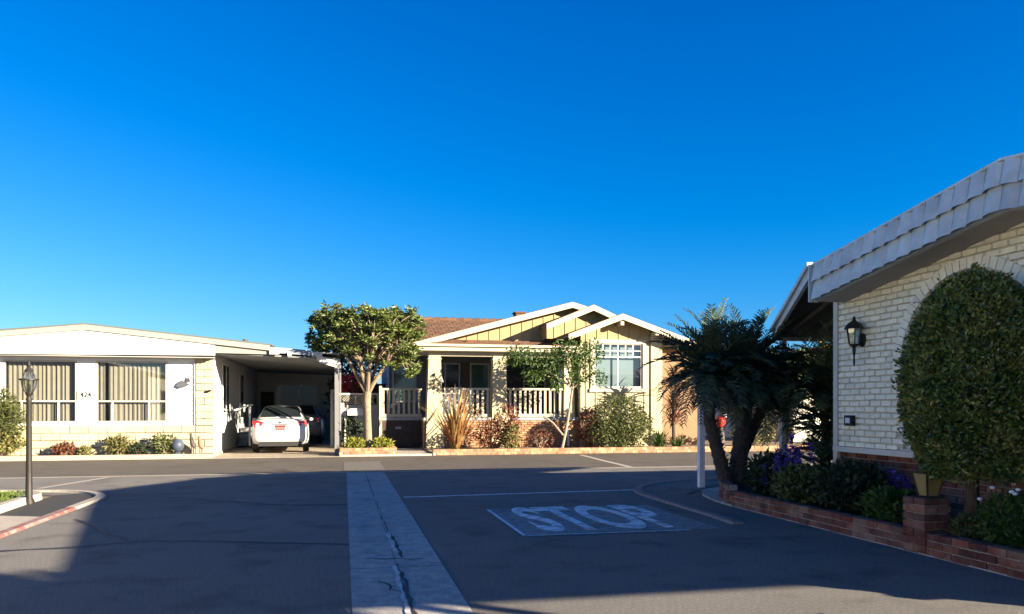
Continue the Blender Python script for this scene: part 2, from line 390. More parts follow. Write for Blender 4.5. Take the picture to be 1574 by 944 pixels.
# lawn corner, left
lw = [(-4.66,y) for y in (1,6,10,11.9)]+[(-4.72,13.2)]+arc(-5.5,13.4,.8,0,85,8)+[(-6.5,14.25),(-14,14.5)]
g = MB(); kerb(g, lw, .16, .11); struct(g.build('lawn_kerb', M['conc_lite']))
g = MB(); g.prism([(x-.05,y-.04,.0) for x,y in lw]+[(-14,1,0)], (0,0,.085)); struct(g.build('lawn_base', M['grass_base']))
g = MB(); r = random.Random(2)
for _ in range(9000):
    x = r.uniform(-8.5,-4.85); y = r.uniform(9,14.1)
    if x > -5.0 and y > 13.4 or (x+5.5)**2+(y-13.4)**2 > .64 and y > 13.4 and x > -5.5: continue
    leaf(g, V(x,y,.08), V(r.uniform(-.5,.5), r.uniform(-.5,.5), 1), r.uniform(.03,.075), .012, r)
tag(g.build('lawn_grass', M['grass']), 'short bright green lawn grass behind the corner kerb', 'grass', kind='stuff')
# far side: kerbs, yards, driveway
g = MB(); g.box(-30,-3.72,23.66,23.82,-.01,.13); struct(g.build('far_kerb', mat('kerb_tan', (.40,.31,.22), .9, .12, 10, .3, 60)))
g = MB(); g.box(-30,-3.71,23.825,40,-.01,.10); struct(g.build('front_bed', M['gravel']))
g = MB(); g.hexa([(-3.68,23.62,-.01),(-.12,23.62,-.01),(-.12,40,-.01),(-3.68,40,-.01),(-3.68,23.62,.012),(-.12,23.62,.012),(-.12,40,.13),(-3.68,40,.13)])
g.v[-1] = (-3.68,24.6,.10) if False else g.v[-1]
struct(g.build('driveway', M['drive']))
g = MB(); g.box(-.115,2.62,23.66,45,-.01,.06); struct(g.build('walkway', M['conc_lite']))
g = MB(); g.box(2.625,40,23.96,60,-.01,.10); struct(g.build('planting_bed', M['dirt']))
r = random.Random(5); g = MB(); c = MB()
brick_path(g, c, [(2.66,23.8),(16,23.8)], 2, .21, .20, .095, r)
t = thing('brick_edging', 'long low pink brick edging along the far bed', 'edging', (9,23.8,0)); g.build('bricks', M['pink_brick'], t); c.build('mortar', M['brick_mortar'], t)

# ------------------------------------------------------------------ window helper (wall facing -Y at plane y)
def window(parent, name, x0, x1, z0, z1, y, fr, rails=(), mulls=(), fw=.05, gl='glass', back='curtain', pleat=True, r=random.Random(8), deep=.12, partial=()):
    f = MB()
    f.box(x0-fw,x0,y-.03,y+.03,z0-fw,z1+fw); f.box(x1,x1+fw,y-.03,y+.03,z0-fw,z1+fw)
    f.box(x0,x1,y-.03,y+.03,z1,z1+fw); f.box(x0,x1,y-.035,y+.03,z0-fw,z0)
    for z in rails: f.box(x0,x1,y-.022,y+.02,z-.02,z+.02)
    for x, za, zb in mulls: f.box(x-.02,x+.02,y-.018,y+.018,za,zb)
    o = f.build(name, M[fr], parent)
    p = MB(); p.poly([(x0,y+.006,z0),(x1,y+.006,z0),(x1,y+.006,z1),(x0,y+.006,z1)]); p.build('pane', M[gl], o)
    if back:
        cmb = MB(); n = int((x1-x0)/.028); P = []; pw_ = 0
        for i in range(n+1):
            x = x0+(x1-x0)*i/n; pw_ += r.uniform(.7,2.2); yy = y+deep+(.024*math.sin(pw_)*r.uniform(.5,1.2) if pleat else 0)
            P += [(x,yy,z0),(x,yy,z1)]
        gapc = [i for i in range(n) if any(a <= (i+.5)/n <= b for a, b in partial)]
        cmb.add(P, [(2*i,2*i+2,2*i+3,2*i+1) for i in range(n) if i not in gapc], pleat)
        cmb.build('curtain', M[back], o)
    return o
def wall_y(mb, x0, x1, z0, z1, y, th, holes):
    """wall sheet facing -Y, thickness th behind y, with rectangular holes [(x0,x1,z0,z1)]"""
    xs = sorted({x0, x1, *[h[0] for h in holes], *[h[1] for h in holes]})
    for a, b in zip(xs, xs[1:]):
        hs = sorted([(h[2], h[3]) for h in holes if h[0] <= a+1e-6 and h[1] >= b-1e-6]); z = z0
        for ha, hb in hs:
            if ha > z: mb.box(a,b,y,y+th,z,ha)
            z = hb
        if z < z1: mb.box(a,b,y,y+th,z,z1)

# ------------------------------------------------------------------ white house with carport (left)
wh = thing('white_house', 'low white mobile home with curtained windows and an attached carport', 'house', (-7.2,24.5,.1))
Yf = 24.5
b = MB(); H_ = [(-9.36,-7.46,1.02,2.81),(-6.97,-5.04,1.02,2.81)]
wall_y(b, -10.9, -4.26, .93, 3.2, Yf, .12, H_)
b.box(-10.9,-10.78,Yf+.13,36,.1,3.2); b.box(-10.77,-3.845,35.9,36,.1,3.2)
b.build('wall', M['white_white'], wh)
for x0, x1 in ((-10.9,-9.44),(-7.38,-7.05),(-4.96,-4.27)):     # lap siding boards on the front
    b = MB(); z = .95
    while z < 2.84:
        b.hexa([(x0,Yf-.018,z),(x1,Yf-.018,z),(x1,Yf-.001,z),(x0,Yf-.001,z),(x0,Yf-.005,z+.148),(x1,Yf-.005,z+.148),(x1,Yf-.001,z+.148),(x0,Yf-.001,z+.148)])
        z += .15
    b.build('lap_siding', M['white_white'], wh)
b = MB(); b.box(-10.7,-3.95,Yf+.5,Yf+.56,.3,3.1); b.build('inner_wall', M['interior'], wh)
r = random.Random(11)
b = MB(); bricks(b, (-10.9,Yf-.02,0), (1,0,0), (0,-1,0), 6.65, .10, .93, .50, .2, .045, r, gap=.008, jit=.008)
bricks(b, (-4.25,Yf-.02,0), (1,0,0), (0,-1,0), .47, .10, 2.98, .47, .2, .06, r, gap=.008, jit=.008)
b.build('block_skirting', M['cream_block'], wh)
b = MB(); b.box(-10.9,-4.27,Yf-.02,Yf+.1,.1,.929); b.box(-4.25,-3.77,Yf-.02,Yf+.1,.1,2.98); b.build('mortar', M['mortar'], wh)
b = MB(); b.box(-3.77,-3.72,Yf-.07,Yf+.06,.1,3.0); b.build('corner_board', M['white_white'], wh)
b = MB(); wall_holes = None
b.box(-3.84,-3.74,Yf+.07,36.25,.1,3.3); b.build('side_wall', M['grey_wall'], wh)
for (y0, y1) in ((25.9,26.5),(26.65,27.15)):
    f = MB(); f.box(-3.739,-3.70,y0,y1,1.25,2.85); w = f.build('window', M['white_trim'], wh)
    p = MB(); p.box(-3.699,-3.69,y0+.05,y1-.05,1.3,2.8); p.build('pane', M['glass_dark'], w)
f = MB(); f.box(-3.739,-3.69,30.0,30.95,.75,2.75); d = f.build('door', M['grey_wall'], wh)
p = MB(); p.box(-3.689,-3.68,30.1,30.85,1.1,2.65); p.build('pane', M['glass_dark'], d)
f = MB()
for i in range(4): f.box(-3.68,-3.35+.0,29.2-.0+i*.26,31.3-i*.05,.1+i*.16,.1+(i+1)*.16-.03)
for i in range(4): f.box(-3.67,-3.3,29.15+i*.27,29.2+i*.27+.24,.1+i*.16+.13,.1+(i+1)*.16)
f.build('steps', M['grey_metal'], wh)
f = MB(); f.tube([(-3.60,27.6,1.35),(-3.25,27.65,1.5),(-3.2,28.6,1.55),(-3.2,29.4,1.55)], .035, 6); f.box(-3.24,-3.17,28.6,28.65,.12,1.52); f.build('sunlit_bar', M['white_post'], wh)  # white bar built in place of a slit of sunlight
# gable pediment, roof
b = MB(); Yg = 24.02
b.prism([(-10.9,Yg,2.93),(-3.66,Yg,2.98),(-3.66,Yg,3.30),(-7.12,Yg,3.655),(-10.9,Yg,3.25)], (0,.06,0)); b.build('gable_panel', M['white_white'], wh)
for vx, vy, vz, vh in ((-3.05,26.0,3.40,.17),(-5.2,30.0,3.6,.25)):
    b = MB(); b.tube([(vx,vy,vz),(vx,vy,vz+vh)], .05, 8); b.tube([(vx,vy,vz+vh),(vx,vy,vz+vh+.05)], .08, 8); b.build('vent_pipe', M['stat'], wh)
b = MB(); b.box(-10.9,-3.70,Yg+.065,Yf+.1,2.905,2.925); b.build('soffit', M['soffit'], wh)
b = MB()
for (a, c_) in (((-11.4,3.19),(-7.12,3.645)),((-7.12,3.645),(-2.12,3.14))):
    b.prism([(a[0],Yg-.05,a[1]),(c_[0],Yg-.05,c_[1]),(c_[0],Yg-.05,c_[1]+.15),(a[0],Yg-.05,a[1]+.15)], (0,.045,0))
b.prism([(-3.655,Yg+.02,3.05),(-2.10,Yg+.02,3.03),(-2.10,Yg+.02,3.145),(-3.655,Yg+.02,3.30)], (0,.04,0)); b.build('fascia', M['fascia_tan'], wh)
b = MB()
b.prism([(-11.4,Yg-.03,3.35),(-7.12,Yg-.03,3.80),(-7.12,Yg-.03,3.84),(-11.5,Yg-.03,3.39)], (0,12.3,0))
b.prism([(-7.12,Yg-.03,3.80),(-2.05,Yg-.03,3.29),(-2.05,Yg-.03,3.33),(-7.12,Yg-.03,3.84)], (0,12.3,0)); b.build('roof', M['roof_edge'], wh)
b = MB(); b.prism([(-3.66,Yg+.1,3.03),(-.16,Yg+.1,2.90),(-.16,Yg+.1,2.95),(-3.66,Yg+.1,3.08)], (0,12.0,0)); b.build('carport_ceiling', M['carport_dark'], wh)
b = MB(); b.prism([(-2.14,Yg+.06,3.20),(-.12,Yg+.06,3.04),(-.12,Yg+.06,3.10),(-2.14,Yg+.06,3.26)], (0,12.0,0)); b.build('carport_roof', M['grey_metal'], wh)
b = MB()
b.prism([(-2.10,Yg-.0,3.08),(-.75,Yg,3.00),(-.75,Yg,3.13),(-2.10,Yg,3.21)], (0,.05,0)); b.build('gutter', mat('gutter_paint', (.20,.23,.27), .5, .1, 8), wh)
for q in ((-2.13,-1.86,Yg-.06,Yg-.002,3.03,3.17),(-1.62,-1.5,Yg-.05,Yg-.002,3.0,3.09),(-.92,-.62,Yg-.06,Yg-.002,2.96,3.11)):
    b = MB(); b.box(*q); b.build('gutter_bracket', M['white_trim'], wh)
b = MB(); b.prism([(-.78,Yg+.0,2.86),(-.10,Yg,2.76),(-.10,Yg,2.90),(-.78,Yg,3.0)], (0,.05,0)); b.prism([(-.70,Yg-.03,2.80),(-.2,Yg-.03,2.66),(-.2,Yg-.03,2.73),(-.70,Yg-.03,2.88)], (0,.025,0)); b.build('end_fascia', M['white_trim'], wh)
for y in (24.15,28,32,35.7):
    p = MB(); p.box(-.26,-.15,y,y+.11,.03,2.93)
    if y < 25: p.box(-.12,-.07,y+.15,y+.2,.75,2.75)
    p.build('carport_post', M['post_grey'], wh)
b = MB(); b.box(-3.738,-.14,35.93,36.2,.1,3.1); b.build('carport_back_wall', M['grey_wall'], wh)
window(wh, 'window', -2.85, -1.15, .95, 2.42, 35.88, 'white_trim', mulls=[(-1.95,.95,2.42)], gl='glass_dark', back=None, fw=.06)
f = MB(); f.box(-3.55,-3.0,35.85,35.925,.12,2.15); f.build('door', M['dark_wood'], wh)
for (x0, x1, m2) in ((-9.31,-7.51,[(-7.95,1.08,1.62),(-8.9,1.08,1.62)]), (-6.92,-5.09,[(-6.53,1.08,1.62),(-5.55,1.08,1.62)])):
    window(wh, 'window', x0, x1, 1.07, 2.76, Yf+.02, 'frame', rails=(1.64,), mulls=m2, fw=.05, r=random.Random(int(-x0*7)), partial=[(.085,.135)] if x0 > -7 else [])
f = MB(); f.tube([(-3.98,Yf-.09,1.92),(-3.86,Yf-.14,1.94)], .03, 6); f.tube([(-3.86,Yf-.14,1.94),(-3.83,Yf-.14,1.98)], .035, 6); f.build('hose_tap', M['black_metal'], wh)
f = MB(); f.tube([(-4.29,Yf-.05,.96),(-4.29,Yf-.05,2.86)], .014, 6); f.build('cable', M['white_trim'], wh)
n = thing('house_number', 'small address plaque reading 424 on white siding between two windows', 'house number', (-7.22,Yf-.02,1.82))
f = MB(); f.box(-7.44,-7.01,Yf-.045,Yf-.02,1.70,1.94); f.build('plaque', M['white_white'], n)
text_mesh('digits', '424', M['black'], n, (-7.225,Yf-.049,1.82), .20, 1.0, 1, 'y', .006, .006)
for q in (-7.42,-7.045): f = MB(); f.box(q,q+.015,Yf-.052,Yf-.046,1.73,1.91); f.build('plaque_bar', M['black'], n)
# wall ornament
orn = thing('wall_ornament', 'small grey metal wall ornament shaped like a winged fish on white siding', 'ornament', (-4.6,Yf-.04,2.18))
f = MB()
def fan(mb, c, pts, y, th): mb.prism([(c[0]+a, y, c[1]+b_) for a, b_ in pts], (0,th,0))
fan(f, (-4.6,2.18), [(-.20,-.10),(-.08,-.15),(.10,-.10),(.20,-.02),(.06,.0),(-.02,.09),(-.12,.02)], Yf-.10, .05); f.build('body', mat('orn_grey', (.07,.075,.085), .6, .2, 20), orn)
f = MB(); fan(f, (-4.6,2.18), [(.0,.03),(.10,.06),(.13,.19),(.19,.10),(.20,.04),(.08,-.005)], Yf-.09, .03); f.build('wing', M['stat'], orn)

# ------------------------------------------------------------------ cars
def car(name, label, cx, y0, z0, paint, full=True):
    t = thing(name, label, 'car', (cx,y0,z0)); r = random.Random(1)
    st = [(0.0,.66,.44,.80,.84),(.04,.80,.34,.92,.98),(.14,.87,.27,.98,1.04),(.35,.90,.24,1.0,1.07),(.8,.91,.23,.99,1.06),(1.3,.915,.21,.98,1.02),(2.4,.915,.2,.96,1.0),(3.4,.91,.21,.93,.98),(4.2,.88,.23,.81,.87),(4.62,.78,.28,.66,.70),(4.75,.6,.36,.55,.58)]
    bd = MB(); vs = []; fs = []; ring = 0
    for (y, w, zb, zt, zc) in st:
        h = [(w*.70,zb),(w*.93,zb+.05),(w*.985,zb+.16),(w,.56),(w*.99,.72),(w*.965,zt-.06),(w*.90,zt),(w*.62,zc-.01),(0,zc)]
        row = [(-x, z) for x, z in h] + [(x, z) for x, z in h[-2::-1]]
        ring = len(row); vs += [(cx+x, y0+y, z0+z) for x, z in row]
    for i in range(len(st)-1):
        for k in range(ring): a = i*ring+k; q = i*ring+(k+1) % ring; fs.append((a, a+ring, q+ring, q))
    fs += [tuple(range(ring)), tuple(range((len(st)-1)*ring, len(st)*ring))[::-1]]
    bd.add(vs, fs, True); bd.build('body', M[paint], t, 50)
    gs = [(.52,.80,.72,1.06),(.85,.83,.64,1.25),(1.28,.85,.565,1.42),(1.8,.86,.57,1.465),(2.5,.86,.58,1.455),(2.75,.85,.59,1.41),(3.42,.80,.70,1.01)]
    gh = MB(); vs = []; fs = []
    for (y, wb, wt, zt) in gs:
        row = [(-wb,.95),(-wt-.015,zt-.05),(-wt+.06,zt-.005),(0,zt+.02),(wt-.06,zt-.005),(wt+.015,zt-.05),(wb,.95)]
        vs += [(cx+x, y0+y, z0+z) for x, z in row]
    for i in range(len(gs)-1):
        for k in range(6): a = i*7+k; fs.append((a, a+7, a+8, a+1))
    gh.add(vs, fs, True); gh.build('roof', M[paint], t, 40)
    w = MB(); w.poly([(cx-.66,y0+.60,z0+1.085),(cx+.66,y0+.60,z0+1.085),(cx+.60,y0+.86,z0+1.262),(cx+.52,y0+1.22,z0+1.415),(cx-.52,y0+1.22,z0+1.415),(cx-.60,y0+.86,z0+1.262)])
    w.v = [(x, y-.012, z+.028) for x, y, z in w.v]; w.build('rear_window', M['glass_dark'], t)
    for s in (-1, 1):
        w = MB()
        for ya, yb in ((1.05,1.95),(2.0,3.0)):
            q = lambda y, k: (cx+s*(.855-.26*k+.014), y0+y, z0+.98+.40*k)
            w.poly([q(ya,.0), q(yb+(.2 if yb > 2.5 else 0),.0), q(yb-(.25 if yb > 2.5 else 0),.85), q(ya+(.35 if ya < 1.5 else 0),.85)])
        w.build('side_window', M['glass_dark'], t)
        w = MB()   # tail lamp wraps the corner
        w.prism([(cx+s*.50,y0+.02,z0+.96),(cx+s*.62,y0+.02,z0+.83),(cx+s*.80,y0+.05,z0+.80),(cx+s*.875,y0+.13,z0+.92),(cx+s*.875,y0+.13,z0+1.0),(cx+s*.70,y0+.05,z0+1.0)], (0,.16,0))
        w.v = [(x, y-.012, z) for x, y, z in w.v]; w.build('tail_light', M['tail'], t)
        w = MB(); w.prism([(cx+s*.36,y0+.012,z0+.97),(cx+s*.52,y0-.001,z0+.88),(cx+s*.58,y0+.0,z0+.90),(cx+s*.50,y0+.012,z0+.985)], (0,.1,0)); w.build('reverse_light', M['clear_lens'], t)
        for y in (.98, 3.75):
            k = MB(); q = [(cx+s*.70,y0+y,z0+.33),(cx+s*.90,y0+y,z0+.33)]
            k.tube([q[0], (cx+s*.72,y0+y,z0+.33), (cx+s*.89,y0+y,z0+.33), q[1]], [.29,.33,.33,.29], 20); wo = k.build('wheel', M['rubber'], t)
            k = MB(); k.tube([(cx+s*.86,y0+y,z0+.33),(cx+s*.912,y0+y,z0+.33)], [.21,.20], 14); k.build('rim', M['chrome'], wo)
        k = MB(); k.blob((cx+s*.98,y0+2.95,z0+1.01), .075, .05, .055); k.build('mirror', M[paint], t)
        k = MB(); k.box(cx+s*.45-.08,cx+s*.45+.08,y0+.1,y0+.24,z0+.23,z0+.28); k.build('exhaust', M['chrome'], t)
    k = MB(); k.prism([(cx-.62,y0+.05,z0+.36),(cx+.62,y0+.05,z0+.36),(cx+.70,y0+.09,z0+.22),(cx-.70,y0+.09,z0+.22)], (0,.5,0)); k.v = [(x, y-.04, z) for x, y, z in k.v]; k.build('lower_bumper', M['black_plastic'], t)
    k = MB(); k.box(cx-.17,cx+.17,y0-.014,y0-.002,z0+.70,z0+.86); p = k.build('licence_plate', M['plate'], t)
    k = MB(); k.box(cx-.16,cx+.16,y0-.018,y0-.0145,z0+.80,z0+.85)
    for i in range(5): k.box(cx-.13+i*.055,cx-.10+i*.055,y0-.018,y0-.0145,z0+.725,z0+.775)
    k.build('plate_print', M['plate_red'], p)
    k = MB()
    for sg in (-1, 1): k.bar((cx+sg*.60,y0+.018,z0+.83), (cx+sg*.48,y0-.004,z0+.62), .012, .012)
    k.bar((cx-.48,y0-.004,z0+.62), (cx+.48,y0-.004,z0+.62), .012, .012); k.build('trunk_seam', M['black_plastic'], t)
    k = MB(); k.box(cx-.24,cx+.24,y0-.02,y0+.03,z0+.875,z0+.90); k.build('trunk_trim', M['chrome'], t)
    k = MB(); k.lathe((0,0,0), [(.045,-.004),(.045,.004)], 14); k.v = [(cx+x, y0-.003+z, z0+.95+y*.7) for x, y, z in k.v]; k.build('trunk_badge', M['chrome'], t)
    k = MB(); k.prism([(cx-.55,y0+.70,z0+1.125),(cx-.32,y0+.70,z0+1.125),(cx-.32,y0+.735,z0+1.15),(cx-.55,y0+.735,z0+1.15)], (0,.004,.004)); k.v = [(x, y-.03, z+.04) for x, y, z in k.v]
    k.build('window_sticker', M['white_post'], t)
    return t
wc = car('white_sedan', 'white sedan parked nose in at the mouth of the carport', -1.90, 25.0, .05, 'car_white'); wc.rotation_euler = (0,0,R(2.6)); wc.scale = (.95,1,1)
car('grey_sedan', 'dark grey sedan parked deep in the carport ahead of the white one', -1.70, 30.2, .085, 'car_grey')

# ------------------------------------------------------------------ cream porch house (centre)
ph = thing('porch_house', 'cream gabled house with brown shingle roof and railed front porch', 'house', (7,27,.1))
def gable(apex, left, right, y0, y1, wall_set=.45, th=.07, fh=.20, nm='gable', siding='yellow', wl=None, zb=None):
    ax, az = apex
    b = MB()
    for (x, z) in (left, right):
        b.prism([(x,y0+.05,z),(ax,y0+.05,az),(ax,y0+.05,az+th),(x,y0+.05,z+th)], (0,y1-y0,0))
    b.build('roof', M['dark_wood'] if nm == 'thin' else M['shingle_flat'], ph)
    f = MB()
    for (x, z) in (left, right):
        f.prism([(x,y0,z-fh+.05),(ax,y0,az-fh+.05),(ax,y0,az+.05),(x,y0,z+.05)], (0,.046,0))
    f.build('fascia', M['cream_trim'], ph)
    s = MB()
    for (x, z) in (left, right):
        s.prism([(x,y0+.055,z-.03),(ax,y0+.055,az-.03),(ax,y0+.055,az-.005),(x,y0+.055,z-.005)], (0,wall_set+.2,0))
    s.build('soffit', M['soffit'], ph)
M['shingle_flat'] = M['shingle']
def siding(x0, x1, y, zb, top, m, parent, th=.08, bat=.40, nm='gable_siding'):
    """board and batten wall; top(x) gives the upper edge"""
    b = MB(); n = max(2, int((x1-x0)/.2)); xs = [x0+(x1-x0)*i/n for i in range(n+1)]
    b.prism([(x0,y,zb),(x1,y,zb)]+[(x,y,top(x)) for x in xs[::-1]], (0,th,0))
    x = x0+bat/2
    while x < x1:
        if top(x)-zb > .05: b.box(x-.022,x+.022,y-.022,y-.001,zb+.002,top(x)-.02)
        x += bat
    return b.build(nm, M[m], parent)
# shingled slopes built as overlapping courses
def shingles(mb, p0, p1, q0, q1, rows, r, tab=.30, th=.022):
    p0, p1, q0, q1 = map(Vector, (p0, p1, q0, q1)); nrm = (p1-p0).cross(q0-p0).normalized()
    if nrm.z < 0: nrm = -nrm
    for i in range(rows):
        a0 = p0.lerp(q0, i/rows); a1 = p1.lerp(q1, i/rows); b0 = p0.lerp(q0, (i+1)/rows); b1 = p1.lerp(q1, (i+1)/rows)
        L_ = (a1-a0).length; n = max(1, int(L_/tab)); sh = (i % 2)*.5
        for k in range(-1, n+1):
            s0 = max(0, (k+sh)/n); s1 = min(1, (k+1+sh)/n)
            if s1-s0 < .2/n: continue
            e = .012/L_; h = th*r.uniform(.6,1.5)
            A = a0.lerp(a1, s0+e); B = a0.lerp(a1, s1-e); C = b0.lerp(b1, s1-e); D = b0.lerp(b1, s0+e)
            mb.add([A, B, C, D, A+nrm*h, B+nrm*h, C+nrm*.004, D+nrm*.004], [(4,5,6,7),(0,1,5,4),(1,2,6,5),(3,0,4,7)])
r = random.Random(21)
b = MB(); shingles(b, (1.5,27.9,3.60), (8.6,27.9,3.60), (1.5,33,5.16), (8.6,33,5.16), 15, r); b.prism([(1.5,27.85,3.5),(1.5,33,5.12),(1.5,38,3.5)], (11.5,0,0))
x = 1.6
while x < 8.2: b.tube([(x,33,5.15),(x+.36,33,5.19)], [.11,.13], 8); x += .34
b.build('main_roof', M['shingle'], ph)
b = MB(); b.prism([(1.44,27.78,3.46),(1.44,33,5.10),(1.44,33,5.22),(1.44,27.78,3.58)], (.05,0,0)); b.build('rake_board', M['cream_trim'], ph)
gable((8.05,5.20), (2.25,3.62), (13.8,3.62), 26.95, 33.5)
g1 = lambda x: 5.20-abs(x-8.05)*.274-.05
siding(2.9, 13.2, 27.42, 3.42, g1, 'yellow', ph)
gable((8.62,5.03), (6.90,4.32), (10.6,4.2), 26.25, 29.0)
g2 = lambda x: 5.03-abs(x-8.62)*.413-.05
siding(7.1, 10.5, 26.7, 3.9, g2, 'yellow', ph)
b = MB(); b.box(7.02,7.1,26.7,28.9,3.9,4.36); b.build('gable_cheek', M['yellow'], ph)
gable((9.40,4.64), (7.46,3.90), (12.15,3.72), 25.45, 29.5)
g3 = lambda x: (4.64-(9.40-x)*.381 if x < 9.4 else 4.64-(x-9.4)*.334)-.05
b = siding(8.05, 10.62, 25.98, 3.72, g3, 'yellow', ph)
for q in ((9.34,9.46,25.5,25.98,4.30,4.44),(10.62,10.74,25.5,25.98,3.98,4.10)): f = MB(); f.box(*q); f.build('gable_bracket', M['cream_trim'], ph)
# bay body under the third gable
b = MB(); wall_y(b, 8.05, 10.62, .1, 3.70, 26.0, .1, [(8.53,10.30,2.15,3.72)])
x = 8.25
while x < 10.62:
    if not 8.4 < x < 10.4: b.box(x-.022,x+.022,25.977,25.999,1.2,3.68)
    else: b.box(x-.022,x+.022,25.977,25.999,1.2,2.08)
    x += .36
b.box(8.05,8.15,26.11,28.6,.1,3.7); b.box(10.52,10.62,26.11,28,.1,3.7); b.build('bay_wall', M['cream'], ph)
f = MB(); f.box(8.40,10.45,25.955,25.997,3.70,3.84); f.box(8.40,8.50,25.955,25.997,2.10,3.70); f.box(10.33,10.45,25.955,25.997,2.10,3.70); f.box(8.36,10.5,25.93,25.997,2.0,2.12); f.build('window_trim', M['cream_trim'], ph)
b = MB(); b.box(10.63,11.05,25.95,26.35,.1,3.86); b.build('pilaster', M['cream'], ph)
f = MB(); f.box(10.58,11.10,25.90,26.40,3.864,3.98); f.build('pilaster_cap', M['cream_trim'], ph)
window(ph, 'window', 8.58, 10.27, 2.2, 3.67, 26.03, 'white_trim', rails=(3.24,), mulls=[(9.42,2.2,3.24)]+[(8.58+i*.281,3.24,3.67) for i in range(1,6)], back='blind', pleat=False, fw=.05, deep=.15)
f = MB(); f.box(8.58,10.27,26.008,26.022,3.44,3.465); f.build('muntin', M['white_trim'], ph)
b = MB(); b.box(8.2,10.5,26.6,26.66,2.0,3.7); b.build('inner_wall', M['interior'], ph)
# right wing, peach stucco
b = MB(); b.box(11.06,13.0,26.9,33,.1,3.72); b.build('stucco_wing', M['peach'], ph)
b = MB(); b.box(10.64,11.055,26.36,33,.1,3.75); b.build('wing_return', M['yellow'], ph)
f = MB(); f.box(11.2,13.2,26.6,26.7,3.60,3.74); f.build('wing_fascia', M['cream_trim'], ph)
# porch: floor, skirt, walls
b = MB(); b.box(2.62,8.04,26.15,28.55,1.02,1.12); b.box(1.2,2.61,27.2,28.55,1.02,1.12); b.build('porch_floor', M['grey_metal'], ph)
b = MB(); bricks(b, (2.62,26.22,0), (1,0,0), (0,-1,0), 5.42, .1, 1.02, .21, .075, .035, r); b.build('brick_skirt', M['pink_brick'], ph)
b = MB(); b.box(2.62,8.04,26.22,26.4,.1,1.015); b.build('mortar', M['brick_mortar'], ph)
b = MB(); b.box(1.2,2.6,27.2,27.3,.06,1.015); b.box(2.625,2.70,26.41,27.3,.1,1.015); b.build('side_skirt', M['dark_wood'], ph)
f = MB(); f.box(1.75,1.95,27.185,27.2,.72,.80); f.build('vent', M['grey_metal'], ph)
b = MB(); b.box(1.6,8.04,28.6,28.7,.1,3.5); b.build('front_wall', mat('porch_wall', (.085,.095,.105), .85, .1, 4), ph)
b = MB(); b.box(1.6,1.7,28.71,34,.1,3.5); b.build('side_wall', M['grey_wall'], ph)
for (x0, x1, gl) in ((3.15,4.15,'glass_dark'),(4.62,5.25,'teal_glass'),(5.85,7.4,'glass_dark'),(1.78,2.55,'teal_glass')):
    window(ph, 'window', x0, x1, 2.0 if x0 > 2 else 1.7, 3.05, 28.56, 'grey_metal', gl=gl, back=None, mulls=[((x0+x1)/2,1.9 if x0 > 2 else 1.7,3.05)] if x0 != 4.62 else [])
f = MB(); f.box(4.28,4.56,28.53,28.59,1.13,3.1); d = f.build('door', M['dark_wood'], ph)
f = MB(); f.blob((4.52,28.5,2.05), .03,.03,.03); f.build('handle', M['chrome'], d)
f = MB(); f.tube([(3.35,27.4,3.3),(3.35,27.4,2.6)], .006, 4); f.lathe((3.35,27.4,2.35), [(.10,0),(.03,.22),(.01,.25)], 8); f.build('wind_chime', M['grey_metal'], ph)
# columns (tapered, broad at the base)
def column(cx, y, w0, w1, z0, z1, m):
    c_ = MB(); c_.hexa([(cx-w0/2,y-w0/2,z0),(cx+w0/2,y-w0/2,z0),(cx+w0/2,y+w0/2,z0),(cx-w0/2,y+w0/2,z0),(cx-w1/2,y-w1/2,z1),(cx+w1/2,y-w1/2,z1),(cx+w1/2,y+w1/2,z1),(cx-w1/2,y+w1/2,z1)])
    o = c_.build('porch_column', M[m], ph)
    k = MB(); k.box(cx-w1/2-.03,cx+w1/2+.03,y-w1/2-.03,y+w1/2+.03,z1-.14,z1-.10); k.build('collar', M['cream_trim'], o); return o
column(3.0, 26.4, .62, .40, .1, 3.22, 'cream'); column(5.22, 26.4, .58, .44, .1, 3.22, 'cream'); column(7.7, 26.4, .42, .34, .1, 3.22, 'cream')
text_mesh('house_number', '4\n3\n6', M['black'], ph, (2.97,26.135,2.33), .21, 1, 1, 'y', .012, .004)
# porch rails
def rail(x0, x1, y, m='cream_trim'):
    k = MB(); k.box(x0,x1,y-.05,y+.05,2.06,2.13); o = k.build('top_rail', M[m], ph)
    k = MB(); k.box(x0,x1,y-.035,y+.035,1.14,1.24); k.build('bottom_rail', M[m], ph)
    n = int((x1-x0)/.165)
    for i in range(n):
        x = x0+(i+.5)*(x1-x0)/n; bl = MB(); bl.box(x-.04,x+.04,y-.02,y+.02,1.241,2.059); bl.build('baluster', M[m], o)
rail(3.32, 4.92, 26.3); rail(5.52, 7.48, 26.3); rail(1.25, 2.66, 27.25)
f = MB(); f.box(1.2,1.29,27.15,27.24,.06,2.2); f.build('rail_post', M['cream_trim'], ph)
